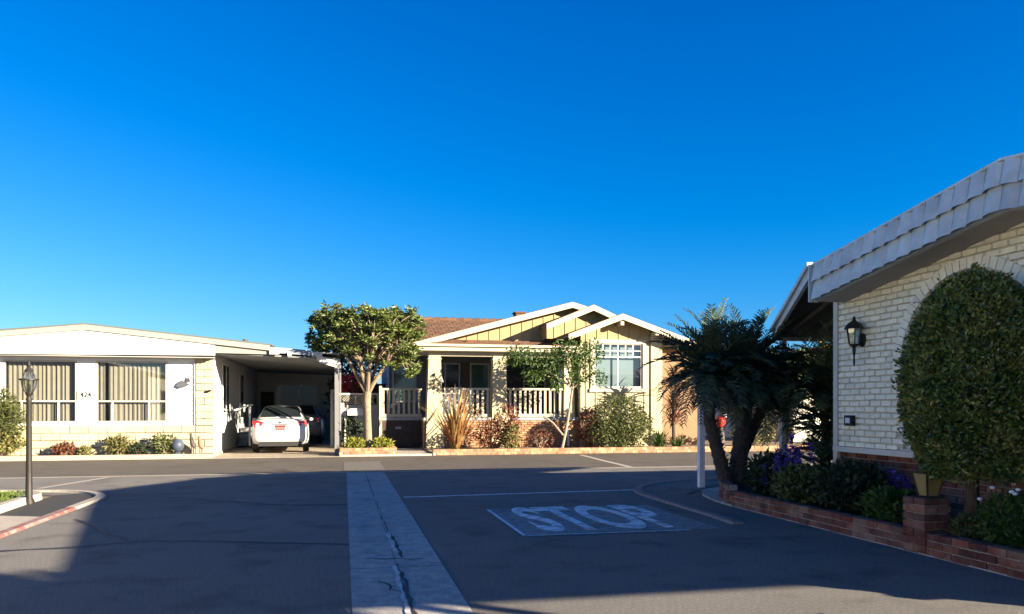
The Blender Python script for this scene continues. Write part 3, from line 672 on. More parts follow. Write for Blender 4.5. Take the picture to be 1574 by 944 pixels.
# porch roof (hipped), eaves
b = MB(); shingles(b, (2.42,25.95,3.54), (8.3,25.95,3.54), (3.9,27.38,3.86), (8.3,27.38,3.86), 6, r); shingles(b, (2.42,28.0,3.54), (2.42,25.95,3.54), (3.9,28.0,3.86), (3.9,27.38,3.86), 6, r)
b.prism([(2.42,25.95,3.52),(8.3,25.95,3.52),(8.3,28,3.52),(2.42,28,3.52)], (0,0,.012)); b.build('porch_roof', M['shingle'], ph)
f = MB(); f.box(2.38,8.04,25.90,25.955,3.36,3.57); f.box(2.36,2.415,25.957,28.0,3.36,3.57); f.box(2.34,8.04,25.82,25.897,3.50,3.58); f.build('porch_eave', M['cream_trim'], ph)
f = MB(); f.box(2.42,8.04,25.96,28.58,3.34,3.36); f.build('porch_ceiling', M['soffit'], ph)
f = MB(); f.box(2.80,8.04,26.22,26.58,3.20,3.338); f.build('porch_beam', M['cream_trim'], ph)
f = MB(); f.box(4.15,4.5,26.75,26.95,3.68,3.80); f.build('roof_vent', M['leaf_red'], ph)
f = MB(); f.box(6.75,7.1,30.5,31.0,4.4,5.25); f.box(6.70,7.15,30.45,31.05,5.25,5.30); f.build('chimney', M['shingle'], ph)
f = MB(); f.bar((7.62,26.02,.12), (7.50,26.05,3.3), .07, .06); f.build('downpipe', M['white_post'], ph)

# ------------------------------------------------------------------ brick house (right)
bh = thing('brick_house', 'white painted brick house with scalloped metal roof edge and arched window', 'house', (6.7,6.3,.2))
X = 6.7; ay, azc, ar = 7.28, 1.92, 1.06
ridge_y, ridge_z, slope = 6.33, 3.815, .150
NE = -.85
rz = lambda y: ridge_z - (abs(y-ridge_y)*slope if y > ridge_y else (ridge_y-y)*.112)
r = random.Random(31)
in_arch = lambda y, z, k=0: (abs(y-ay) < ar+k and z < azc) or ((y-ay)**2+(z-azc)**2 < (ar+k)**2)
b = MB()
bricks(b, (X,3.27,0), (0,1,0), (-1,0,0), 6.30, .92, 3.5, .205, .078, .035, r, gap=.012, jit=.004,
       skip=lambda c, z: in_arch(c.y, z, .03) or z > rz(c.y)-.40)
# arch ring of soldier bricks
n = 34
for i in range(n):
    a0 = PI*(i+.06)/n; a1 = PI*(i+.94)/n; P = []
    for dx in (0, -.052):
        for rr_, aa in ((ar-.01,a0),(ar-.01,a1),(ar+.115,a1),(ar+.115,a0)): P.append((X+dx, ay+rr_*math.cos(aa), azc+rr_*math.sin(aa)))
    b.hexa(P)
b.build('brick_facing', M['white_brick'], bh)
w = MB(); m_ = 40   # wall core with arched hole, built from vertical strips
ysl = sorted([3.27+6.3*i/60 for i in range(61)]+[ay-ar, ay+ar])
for a, c_ in zip(ysl, ysl[1:]):
    mid = (a+c_)/2
    if abs(mid-ay) < ar:
        f_ = lambda y: azc+math.sqrt(max(0, ar*ar-(y-ay)**2))
        w.hexa([(X,a,f_(a)),(X+.15,a,f_(a)),(X+.15,c_,f_(c_)),(X,c_,f_(c_)),(X,a,rz(a)-.1),(X+.15,a,rz(a)-.1),(X+.15,c_,rz(c_)-.1),(X,c_,rz(c_)-.1)])
        w.box(X,X+.15,a,c_,.88,.95)
    else: w.hexa([(X,a,.88),(X+.15,a,.88),(X+.15,c_,.88),(X,c_,.88),(X,a,rz(a)-.1),(X+.15,a,rz(a)-.1),(X+.15,c_,rz(c_)-.1),(X,c_,rz(c_)-.1)])
w.box(X+.16,18,9.45,9.57,.2,3.2); w.box(X+.16,18,3.27,3.39,.2,3.2); w.box(17.9,18,3.4,9.44,.2,3.2)
w.build('wall', M['white_mortar'], bh)
fr = MB(); path = [(X+.05, ay-ar+.03, .97)]+[(X+.05, ay-(ar-.03)*math.cos(PI*i/24), azc+(ar-.03)*math.sin(PI*i/24)) for i in range(25)]+[(X+.05, ay+ar-.03, .97)]
fr.tube(path, .035, 6); fr.box(X+.03,X+.07,ay-.02,ay+.02,.97,azc+ar-.03); fr.box(X+.03,X+.07,ay-ar+.03,ay+ar-.03,.95,1.0)
wo = fr.build('window', M['white_trim'], bh)
p = MB(); p.poly([(X+.06, ay-ar, .95), (X+.06, ay+ar, .95)]+[(X+.06, ay+ar*math.cos(PI*i/24), azc+ar*math.sin(PI*i/24)) for i in range(25)]); p.build('pane', M['glass_dark'], wo)
f = MB(); f.box(X-.10,X+.1,3.2,9.60,.855,.925); f.build('sill', M['white_trim'], bh)
b = MB(); bricks(b, (X+.02,3.27,0), (0,1,0), (-1,0,0), 6.3, .15, .855, .205, .075, .03, r); b.build('red_skirt', M['red_brick'], bh)
w = MB(); w.box(X+.02,X+.14,3.27,9.57,.1,.853); w.build('mortar', M['brick_mortar'], bh)
f = MB(); f.box(X-.05,X+.03,9.571,9.66,.2,3.0); f.build('corner_trim', M['white_trim'], bh)
# roof + scalloped edge
FX = 6.2
b = MB()
for ya, yb in ((NE,ridge_y),(ridge_y,9.42)):
    b.prism([(FX+.09,ya,rz(ya)-.05),(FX+.09,yb,rz(yb)-.05),(FX+.09,yb,rz(yb)+.0),(FX+.09,ya,rz(ya)+.0)], (12.2,0,0))
b.build('roof', M['roof_white'], bh)
b = MB(); fhh = .47
for ya, yb in ((NE,ridge_y),(ridge_y,9.42)):
    b.prism([(FX+.07,ya,rz(ya)-fhh),(FX+.07,yb,rz(yb)-fhh),(FX+.07,yb,rz(yb)-fhh+.03),(FX+.07,ya,rz(ya)-fhh+.03)], (.62,0,0))
b.build('soffit', M['soffit'], bh)
b = MB(); pitch = .205
def tile_row(z_top, z_bot, ex):
    y = NE; i = 0
    while y < 9.40:
        y1 = min(9.42, y+pitch-.004); nseg = 5; P = []
        for k in range(nseg+1):
            t = k/nseg; yy = y+(y1-y)*t; bul = .05*math.sin(PI*t)**.6 if 0 < t < 1 else 0
            P += [(FX-ex*.2-bul*.75, yy, rz(yy)-z_top), (FX-ex-bul, yy, rz(yy)-z_bot), (FX-.004, yy, rz(yy)-z_bot+.07)]
        F = []
        for k in range(nseg):
            a = 3*k; F += [(a,a+1,a+4,a+3),(a+1,a+2,a+5,a+4)]
        b.add(P, F, True); y += pitch; i += 1
tile_row(-.012, .235, .062); tile_row(.20, .475, .062)
b.build('scalloped_edge', M['tile_white'], bh)
b = MB()
for ya, yb in ((NE,ridge_y),(ridge_y,9.42)):
    b.prism([(FX+.0,ya,rz(ya)-fhh+.005),(FX+.0,yb,rz(yb)-fhh+.005),(FX+.0,yb,rz(yb)+.002),(FX+.0,ya,rz(ya)+.002)], (.06,0,0))
    b.prism([(FX-.05,ya,rz(ya)+.004),(FX-.05,yb,rz(yb)+.004),(FX-.05,yb,rz(yb)+.03),(FX-.05,ya,rz(ya)+.03)], (.2,0,0))
b.box(FX-.08,FX+.06,9.425,9.44,rz(9.42)-fhh-.01,rz(9.42)+.03); b.build('fascia', M['tile_white'], bh)
# awning on the far side with an angled front edge
A0, A1, A2, A3 = (6.22,9.46,3.29), (7.27,12.2,2.68), (13,12.2,2.68), (13,9.46,3.29)
b = MB(); b.prism([A0, A1, A2, A3], (0,0,.05)); b.build('awning', M['dark_under'], bh)
b = MB(); b.bar(V(*A0)+V(-.03,0,.02), V(*A1)+V(-.03,0,.02), .05, .15); b.bar(V(*A0)+V(-.06,0,.10), V(*A1)+V(-.06,0,.10), .08, .06); b.build('awning_fascia', M['tile_white'], bh)
b = MB(); b.bar(V(*A1)+V(0,.03,0), V(*A2)+V(0,.03,0), .06, .14); b.build('awning_gutter', M['tile_white'], bh)
b = MB()
for i in range(12): b.bar((7.0+i*.5,9.6,3.225), (7.4+i*.5,12.1,2.67), .05, .06)
b.build('awning_ribs', M['dark_under'], bh)
for i in range(6):
    k = MB(); k.blob((7.75+i*.45,11.9,2.62), .03,.03,.04, 8, 6); k.build('light_bulb', M['white_post'], bh)
for x in (7.36, 10.2):
    k = MB(); k.box(x-.045,x+.045,12.05,12.14,.1,2.68); k.build('awning_post', M['white_post'], bh)
for x, y in ((8.75,NE+.1),(8.4,NE+.1),(13,NE+.1)):
    k = MB(); k.box(x-.05,x+.05,y-.05,y+.05,0,rz(y)-.05); k.build('carport_post', M['white_post'], bh)
# wall lantern
ln = thing('wall_lantern', 'black carriage lantern mounted on the white brick wall', 'lantern', (X-.03,9.04,2.36))
k = MB(); k.lathe((X-.05,9.04,2.34), [(.055,-.07),(.065,0),(.055,.07)], 12); k.v = [(X-.05+(z-2.34)*.3, y, 2.34+(x-X+.05)*1.5) for x, y, z in k.v]; k.build('wall_plate', M['black_metal'], ln)
cx, cy = X-.17, 9.04
k = MB(); k.tube([(X-.04,cy,2.32),(X-.10,cy,2.27),(cx,cy,2.285)], .014, 6); k.lathe((cx,cy,2.0), [(.008,0),(.014,.05),(.010,.12),(.024,.20),(.02,.24),(.06,.27),(.062,.285)], 10); k.build('bracket', M['black_metal'], ln)
k = MB(); k.lathe((cx,cy,2.287), [(.065,0),(.095,.20)], 6); k.build('glass_shade', M['lamp_glass'], ln)
k = MB()
for i in range(6):
    a = PI/3*i; k.bar((cx+.066*math.cos(a),cy+.066*math.sin(a),2.287), (cx+.097*math.cos(a),cy+.097*math.sin(a),2.487), .012, .012)
k.lathe((cx,cy,2.482), [(.125,0),(.11,.03),(.075,.075),(.03,.105),(.02,.12),(.022,.14),(.008,.165)], 12); k.build('lantern_cap', M['black_metal'], ln)
k = MB(); k.tube([(cx,cy,2.29),(cx,cy,2.40)], .012, 6); k.build('candle', M['white_post'], ln)
ob = thing('meter_box', 'small dark box with pale face on the white brick wall', 'box', (X-.03,9.28,1.28))
k = MB(); k.box(X-.10,X-.034,9.20,9.35,1.21,1.35); k.build('case', M['black_plastic'], ob)
k = MB(); k.box(X-.106,X-.1005,9.23,9.32,1.245,1.315); k.build('face', M['road_white'], ob)

# ------------------------------------------------------------------ brick planter (right)
pl = thing('brick_planter', 'low red brick planter wall curving along the road below the house', 'planter', (5.7,7,0))
r = random.Random(41); b = MB(); c = MB()
brick_path(b, c, [(5.66,2.0),(5.66,10.6)], 3, .21, .15, .078, r)
brick_path(b, c, [(5.66,10.65)]+[(5.74,11.0),(5.95,11.5),(6.3,11.9),(6.9,12.2),(8.6,12.35)], 4, .15, .15, .078, r)
b.build('bricks', M['red_brick'], pl); c.build('mortar', M['brick_mortar'], pl)
g = MB(); g.box(5.585,5.735,2.0,10.7,.0,.012); struct(g.build('planter_footing', M['concrete']))
g = MB(); g.poly([(5.70,2,.17),(6.72,2,.17),(6.72,9.7,.17),(11,9.7,.17),(11,12.3,.17),(6.9,12.2,.17),(6.3,11.85,.17),(5.95,11.45,.17),(5.76,11,.17),(5.70,10.6,.17)]); struct(g.build('planter_soil', M['soil']))
g = MB(); g.prism([(5.56,10.5,.0),(5.62,11.2,0),(5.78,11.9,0),(6.1,12.6,0),(6.9,13.1,0),(8.8,13.2,0),(8.8,12.3,0),(6.9,12.1,0),(6.2,11.8,0),(5.8,11.2,0)], (0,0,.03)); struct(g.build('concrete_apron', M['concrete']))
pi = thing('brick_pillar', 'short square red brick pillar carrying a tapered pot', 'pillar', (5.72,6.78,.0))
b = MB()
for k_ in range(7):
    z = .02+k_*.078
    if k_ % 2:
        for sx in (-1,1): lay_brick(b, (5.72+sx*.08,6.78,z), PI/2, .30, .145, .068, r)
    else:
        for sy in (-1,1): lay_brick(b, (5.72,6.78+sy*.08,z), 0, .30, .145, .068, r)
b.build('bricks', M['red_brick'], pi)
c = MB(); c.box(5.59,5.85,6.65,6.91,0,.55); c.build('mortar', M['brick_mortar'], pi)
po = thing('tapered_pot', 'mustard coloured square tapered pot standing on the brick pillar', 'pot', (5.74,6.78,.566))
k = MB(); k.hexa([(5.74+sx*.06,6.78+sy*.06,.57) for sx,sy in ((-1,-1),(1,-1),(1,1),(-1,1))]+[(5.74+sx*.10,6.78+sy*.10,.79) for sx,sy in ((-1,-1),(1,-1),(1,1),(-1,1))]); k.build('body', M['pot_tan'], po)
k = MB(); k.box(5.63,5.85,6.67,6.89,.791,.815)
for sx, sy in ((-1,-1),(1,-1),(1,1),(-1,1)): k.bar((5.74+sx*.063,6.78+sy*.063,.572), (5.74+sx*.103,6.78+sy*.103,.79), .018, .018)
k.build('rim', M['bronze'], po)

# topiary bush
tp = thing('topiary_bush', 'large clipped egg shaped green topiary bush before the arched window', 'bush', (5.98,6.52,.17)); r = random.Random(51)
k = MB(); k.tube([(5.98,6.52,.15),(6.0,6.5,.6),(5.98,6.52,1.6)], [.07,.06,.03], 8)
for i in range(14):
    a = r.uniform(0,2*PI); k.tube([(5.98,6.52,.7+i*.1), (5.98+.4*math.cos(a),6.52+.4*math.sin(a),1.0+i*.1)], [.025,.008], 5)
k.build('trunk', M['bark_dark'], tp)
k = MB()
def topi(th, ph_):   # radius profile of the clipped shape
    z = .77+2.0*ph_
    rad = .70*min(1, math.sin(PI*min(1, (ph_*.92+.10)))**.42) if ph_ > .4 else .70*(.62+.38*math.sin(PI/2*ph_/.4))
    rad *= .93*(1+.03*math.sin(3*th+1)+.025*math.sin(7*th+ph_*9)+.02*math.sin(13*th-ph_*17))
    if ph_ > .97: rad *= .85
    return rad, z
for _ in range(42000):
    ph_ = r.random()**.9; th = r.uniform(0,2*PI); rad, z = topi(th, ph_); q = (1-abs(r.gauss(0,.07))) if r.random() < .72 else r.uniform(.5,1)
    clump = .5+.5*math.sin(th*9+z*11)*math.sin(z*13-th*5)
    q *= 1-.09*clump*clump
    p = V(6.0+rad*q*math.cos(th), 6.46+rad*q*math.sin(th), z+r.gauss(0,.02))
    e = V(math.cos(th), math.sin(th), .35+(ph_-.5)*1.4)
    leaf(k, p, e*.55+rnd_dir(r)+V(0,0,.2), r.uniform(.034,.060)*(1 if r.random() > .03 else 1.7), r.uniform(.022,.036), r)
for _ in range(260):       # stray shoots beyond the clipped outline
    ph_ = r.random(); th = r.uniform(0,2*PI); rad, z = topi(th, ph_); d = V(math.cos(th), math.sin(th), .4)
    p = V(6.0+rad*.97*math.cos(th), 6.46+rad*.97*math.sin(th), z); n_ = r.randint(2,4)
    for j in range(n_): leaf(k, p+d*.028*j, d+rnd_dir(r)*.8, .045, .026, r)
k.build('crown', M['leaf_topi'], tp)

# palm with two trunks
pm = thing('date_palm', 'feathery dark palm with two leaning trunks beside the white post', 'palm tree', (6.1,11.5,.17)); r = random.Random(61)
def trunk_rings(mb, path, r0, r1):
    n = 26; P = []; Rr = []
    for i in range(n+1):
        t = i/n*(len(path)-1); j = min(int(t), len(path)-2); p = Vector(path[j]).lerp(Vector(path[j+1]), t-j)
        P.append(p); Rr.append((r0+(r1-r0)*i/n)*(1+.14*(i % 2)))
    mb.tube(P, Rr, 10)
    for i in range(2, n):      # old frond stubs
        for q in range(5):
            a = r.uniform(0,2*PI); d = V(math.cos(a), math.sin(a), .8); leaf(mb, P[i]+d*Rr[i]*.7, d, .09, .05, r)
T1 = [(6.02,11.5,.15),(5.86,11.5,.7),(5.70,11.5,1.25),(5.72,11.5,1.95)]; T2 = [(6.22,11.6,.15),(6.30,11.65,.7),(6.42,11.7,1.3),(6.5,11.7,1.95)]
T3 = [(6.28,11.72,.15),(6.5,11.9,.7),(6.95,12.0,1.5)]
k = MB(); trunk_rings(k, T1, .11, .075); k.build('trunk', M['bark_dark'], pm)
k = MB(); trunk_rings(k, T2, .14, .09); k.build('trunk', M['bark_dark'], pm)
k = MB(); trunk_rings(k, T3, .10, .07); k.build('trunk', M['bark_dark'], pm)
for top, nf, L0 in ((T1[-1], 110, 1.0), (T2[-1], 110, 1.0), (T3[-1], 80, .95)):
    k = MB()
    for i in range(nf):
        el = R(88-112*(i/nf)**1.15+r.uniform(-12,12)); az = i*2.4+r.uniform(-.3,.3)
        frond(k, V(*top)+V(0,0,r.uniform(0,.12)), az, el, L0*r.uniform(.75,1.2), R(r.uniform(25,95)), r, 22, .21, .013)
    k.build('crown', M['palm'], pm)
k = MB()
for top in (T1[-1], T2[-1]):
    for i in range(16): frond(k, V(*top)-V(0,0,.05), i*2.4+r.uniform(-.3,.3), R(r.uniform(-50,-15)), r.uniform(.5,.8), R(50), r, 14, .14, .012)
k.build('dead_fronds', M['palm_dead'], pm)
# white post
wp = thing('white_post', 'plain white square post standing on the corner pavement', 'post', (6.38,13.2,0))
k = MB(); k.box(6.33,6.43,13.15,13.25,.0,2.0); k.build('shaft', M['white_post'], wp)
k = MB(); k.lathe((6.38,13.2,2.0), [(.085,0),(.085,.02),(.0,.06)], 4, PI/4); k.build('cap', M['white_post'], wp)

# ------------------------------------------------------------------ shrubs and plants
def shrub(name, label, cat, c, blobs, n, ln, w, m, seed, stems=8, group=None, shell=.45, up=.25, bark='bark_dark', z0=.1, extra=None):
    t = thing(name, label, cat, c, group); r = random.Random(seed); k = MB()
    for i in range(stems):
        bb = r.choice(blobs); d = rnd_dir(r)
        e = V(bb[0]+d.x*bb[3]*.6, bb[1]+d.y*bb[4]*.6, bb[2]+d.z*bb[5]*.6)
        p0 = V(c[0]+r.uniform(-.06,.06), c[1]+r.uniform(-.06,.06), c[2]-.02)
        k.tube([p0, p0.lerp(e,.5)+V(r.uniform(-.05,.05),r.uniform(-.05,.05),.03), e], [.02,.014,.006], 5)
    k.build('stems', M[bark], t)
    k = MB(); crown(k, blobs, n, ln, w, r, shell, up); k.build('foliage', M[m], t)
    if extra:
        mm, pts, rad = extra
        for p in pts: k = MB(); k.blob(p, rad, rad, rad*.7, 7, 5); k.build('flower', M[mm], t)
    return t
# planter plants (right)
shrub('flowering_shrub', 'leafy planter shrub nearest the palm at the planter corner', 'shrub', (6.12,10.3,.17), [(6.12,10.3,.46,.36,.45,.34)], 1500, .10, .05, 'leaf_dark', 71)
shrub('flowering_shrub', 'broad green planter shrub flecked with yellow leaves at the planter front', 'shrub', (6.0,9.4,.17), [(6.0,9.4,.40,.32,.5,.28)], 1500, .10, .05, 'leaf_shrub', 72)
shrub('flowering_shrub', 'dark green planter shrub below the meter box', 'shrub', (6.1,8.5,.17), [(6.15,8.55,.46,.40,.5,.32)], 1600, .10, .055, 'leaf_dark', 73)
shrub('flowering_shrub', 'low green planter shrub just beyond the brick pillar', 'shrub', (5.98,7.55,.17), [(5.98,7.6,.34,.26,.4,.20)], 1000, .09, .045, 'leaf_green', 74)
def spikes(name, label, c, n, m, seed, h):
    t = thing(name, label, 'flowers', c); r = random.Random(seed)
    for i in range(n):
        k = MB(); s_ = MB()
        x = c[0]+r.uniform(-.22,.22); y = c[1]+r.uniform(-.28,.28); zt = c[2]+h*r.uniform(.75,1.1)
        s_.tube([(x,y,c[2]-.02),(x,y,zt)], .006, 4)
        for j in range(46):
            a = r.uniform(0,2*PI); q = zt-r.uniform(-.02,.26); leaf(k, V(x,y,q), V(math.cos(a), math.sin(a), .3), .06, .035, r)
        st_ = s_.build('stem', M['leaf_dark'], t); k.build('flower', M[m], st_)
spikes('purple_flowers', 'upright purple flower spikes in front of the palm', (6.25,9.95,.17), 9, 'purple', 75, .85)
spikes('purple_flowers', 'lower purple flower cluster at the planter front edge', (5.92,9.85,.17), 7, 'purple', 76, .55)
spikes('purple_flowers', 'purple flower cluster against the red brick skirt', (6.3,8.15,.17), 5, 'purple', 77, .55)
r = random.Random(78)
fl = [(5.95+r.uniform(-.25,.25), 5.9+r.uniform(-.5,.35), .66+r.uniform(-.05,.08)) for _ in range(16)]
shrub('daisy_bush', 'green daisy bush with white flowers right of the brick pillar', 'bush', (6.0,5.9,.17), [(6.0,5.95,.40,.28,.42,.28)], 2600, .07, .025, 'leaf_green', 79, extra=('white_fl', fl, .022))
fl = [(5.95+r.uniform(-.2,.2), 5.25+r.uniform(-.2,.2), .5+r.uniform(-.2,.1)) for _ in range(8)]
shrub('daisy_bush', 'daisy bush cut off by the right edge of the photo', 'bush', (6.0,5.1,.17), [(6.0,5.1,.38,.28,.45,.26)], 2200, .07, .025, 'leaf_green', 80, extra=('white_fl', fl, .022))
shrub('grey_leaf_plant', 'small grey leaved plant between pillar and daisy bush', 'plant', (5.86,6.42,.17), [(5.86,6.42,.28,.12,.14,.13)], 260, .07, .03, 'leaf_shrub', 81)
# dark shrubs under the awning
for i, (x, y, z, rx, rz_, lb) in enumerate(((7.55,11.2,1.35,.55,1.15,'bushy dark palm under the awning nearest the palm'),(8.3,10.9,1.3,.55,1.2,'bushy dark palm under the awning middle of three'),(9.05,10.7,1.25,.6,1.2,'bushy dark palm under the awning beside the white brick corner'))):
    t = thing('bushy_palm', lb, 'palm tree', (x,y,.15), 'dark bushy palms under the awning'); r = random.Random(90+i)
    k = MB(); k.tube([(x,y,.1),(x+.03,y,.9),(x,y,1.5)], [.09,.07,.06], 8); k.build('trunk', M['bark_dark'], t)
    k = MB()
    for zc, nf, L0 in ((1.75,80,1.15),(1.1,34,.85),(.55,26,.6)):
        for q in range(nf): frond(k, (x,y,zc+r.uniform(-.2,.15)), q*2.4+r.uniform(-.3,.3), R(r.uniform(-10,85)), L0*r.uniform(.7,1.15), R(r.uniform(40,110)), r, 20, .21, .013)
    k.build('crown', M['palm'], t)
# far planting: white house bed
shrub('fern_bush', 'tall feathery green bush behind the lamp post', 'bush', (-9.5,23.98+.1,.1), [(-9.6,24.05,1.45,.75,.25,.60),(-9.1,24.05,1.1,.5,.25,.45)], 2300, .22, .035, 'leaf_shrub', 101, 12, None, .3, .1)
shrub('yellow_shrub', 'low yellow green shrub under the feathery bush', 'shrub', (-9.25,23.95,.1), [(-9.3,24.0,.50,.65,.2,.38)], 1300, .12, .05, 'leaf_olive', 102)
bed = [(-7.65,.30,.30,'leaf_red','small reddish shrub below the house number plaque left side',103),(-7.15,.20,.16,'leaf_olive','tiny sprawling plant left of the three flower bed shrubs',104),(-6.25,.46,.40,'leaf_olive','loose open shrub below the right curtained window',105),(-5.75,.28,.28,'leaf_dark','low dark shrub right of the loose open shrub',106),(-5.05,.50,.36,'leaf_shrub','bushy shrub beside the blue grey ball',107)]
for (x, h, w_, m_, lb, sd) in bed:
    shrub('bed_shrub', lb, 'shrub', (x,24.05,.1), [(x,24.08,.1+h*.6,w_,.18,h*.62)], int(420*w_/.3), .11, .05, m_, sd, 9, None, .2, .2, 'bark')
gb = thing('blue_grey_ball', 'blue grey ball on a low foot beside the bed shrubs', 'ornament', (-4.70,24.1,.1))  # plain round blue-grey shape on a small foot
k = MB(); k.blob((-4.70,24.12,.36), .19,.19,.20); k.build('ball', M['pot_blue'], gb)
k = MB(); k.lathe((-4.70,24.1,.1), [(.13,0),(.09,.05),(.10,.08)], 12); k.build('foot', M['pot_blue'], gb)
def bird(lb, x, h, m):
    t = thing('bird_statue', lb, 'statue', (x,24.08,.1)); k = MB()
    k.tube([(x,24.08,.1),(x,24.08,.1+h*.35)], .018, 6); k.tube([(x+.05,24.08,.1),(x+.05,24.08,.1+h*.35)], .018, 6); k.build('legs', M[m], t)
    k = MB(); k.tube([(x+.10,24.08,.1+h*.28),(x+.03,24.08,.1+h*.45),(x+.0,24.06,.1+h*.68),(x-.01,24.02,.1+h*.88),(x-.02,23.98,.1+h)], [.02,.075,.06,.032,.04], 8); k.build('body', M[m], t)
    k = MB(); k.tube([(x-.02,23.96,.1+h),(x-.06,23.88,.1+h*.95)], [.02,.004], 6); k.build('beak', M['stat_brown'], t)
bird('tall dark bird statue standing by the cream corner column', -4.30, .62, 'stat'); bird('shorter brown bird statue nearest the driveway', -4.08, .52, 'stat_brown')
# far planting: porch house bed
def flax(name, label, cat, c, n, ln, w, m, seed, el0=80, el1=25, droop=50, z=0):
    t = thing(name, label, cat, c); r = random.Random(seed); k = MB()
    for i in range(n):
        f_ = i/n; strap(k, V(*c)+V(r.uniform(-.1,.1), r.uniform(-.1,.1), z), r.uniform(0,2*PI), R(el0+(el1-el0)*f_+r.uniform(-6,6)), ln*r.uniform(.6,1.1), w*r.uniform(.7,1.2), R(droop*r.uniform(.5,1.3)))
    k.build('leaves', M[m], t); return t
flax('flax_plant', 'large bronze and gold flax clump before the porch corner column', 'flax', (3.5,24.85,.1), 84, 2.0, .09, 'flax', 111, 88, 50, 30)
shrub('porch_shrub', 'dark twiggy shrub below the middle porch column', 'shrub', (4.75,24.9,.1), [(4.7,24.9,.60,.55,.4,.5),(5.2,24.9,.85,.42,.4,.72)], 1500, .13, .05, 'leaf_red', 112, 16, bark='bark')
shrub('porch_shrub', 'yellow green upright shrub right of the dark twiggy one', 'shrub', (5.3,24.6,.1), [(5.3,24.6,.5,.28,.25,.42)], 500, .13, .05, 'leaf_olive', 113, 8)
shrub('bare_shrub', 'sparse twiggy shrub before the brick skirt', 'shrub', (6.3,24.9,.1), [(6.3,24.9,.4,.6,.2,.34)], 330, .10, .04, 'leaf_red', 114, 26, bark='bark')
shrub('round_bush', 'large rounded green bush under the bay window', 'bush', (9.1,24.9,.1), [(9.05,24.9,.95,1.0,.75,.93),(8.7,24.8,.6,.8,.6,.5),(9.6,24.8,.75,.6,.6,.65)], 7000, .10, .045, 'leaf_shrub', 115, 14, None, .55)
shrub('brown_bush', 'smaller brownish bush left of the large rounded bush', 'bush', (8.1,25.1,.1), [(8.05,25.1,.75,.42,.4,.65)], 1300, .10, .045, 'leaf_red', 116, 10, bark='bark')
flax('agapanthus', 'low clump of green strap leaves right of the rounded bush', 'plant', (10.35,24.5,.1), 120, .8, .045, 'leaf_green', 117, 85, 25, 80)
flax('agapanthus', 'small green strap leaf clump before the bronze cordyline', 'plant', (10.95,24.4,.1), 60, .6, .04, 'leaf_green', 118, 85, 30, 80)
co = thing('cordyline', 'bronze cordyline with drooping strap leaves by the peach wall', 'cordyline', (10.95,24.7,.1)); r = random.Random(119)
k = MB(); k.tube([(10.95,24.7,.08),(10.92,24.7,1.2),(10.96,24.7,2.1)], [.07,.06,.05], 8); k.build('trunk', M['bark_dark'], co)
k = MB()
for zc, n in ((2.15,90),(1.5,60),(.95,50)):
    for i in range(n): strap(k, (10.96+r.uniform(-.04,.04),24.7+r.uniform(-.04,.04),zc+r.uniform(-.1,.1)), r.uniform(0,2*PI), R(r.uniform(0,80)), r.uniform(.7,1.05), .085, R(r.uniform(60,130)))
k.build('crown', M['cordy'], co)
# tree on the planting strip in front of porch: slim trunk with loose crown
st = thing('slim_tree', 'slim pale trunked tree with a loose crown before the porch railing', 'tree', (7.1,24.7,.1)); r = random.Random(121)
k = MB(); k.tube([(7.0,24.7,.08),(7.15,24.72,.7),(7.3,24.75,1.5),(7.42,24.8,2.3),(7.4,24.8,3.0)], [.055,.05,.045,.04,.02], 8)
k.tube([(7.05,24.7,.55),(6.7,24.65,.95),(6.35,24.6,1.2)], [.03,.028,.022], 6)
for e in ((6.4,24.6,3.2),(5.7,24.5,2.9),(5.4,24.5,3.3),(6.9,24.4,3.4),(8.0,24.6,3.5),(8.4,24.7,2.6),(7.9,24.5,2.3),(6.2,24.5,2.5)): k.tube([(7.4,24.8,2.1), V(7.4,24.8,2.1).lerp(V(*e),.5)+V(0,0,.15), e], [.03,.02,.008], 5)
k.build('trunk', M['bark_pale'], st)
k = MB(); crown(k, [(6.5,24.5,2.95,.65,.5,.42),(5.55,24.4,3.15,.55,.4,.30),(6.0,24.4,2.6,.4,.4,.45),(7.2,24.4,3.25,.65,.5,.45),(7.9,24.5,3.25,.45,.4,.5),(8.2,24.6,2.45,.32,.35,.35),(7.5,24.5,2.6,.45,.4,.45),(5.2,24.5,3.0,.4,.3,.2),(6.7,24.3,2.3,.3,.3,.35)], 2700, .14, .055, r, .2, -.25); k.build('crown', M['leaf_green'], st)

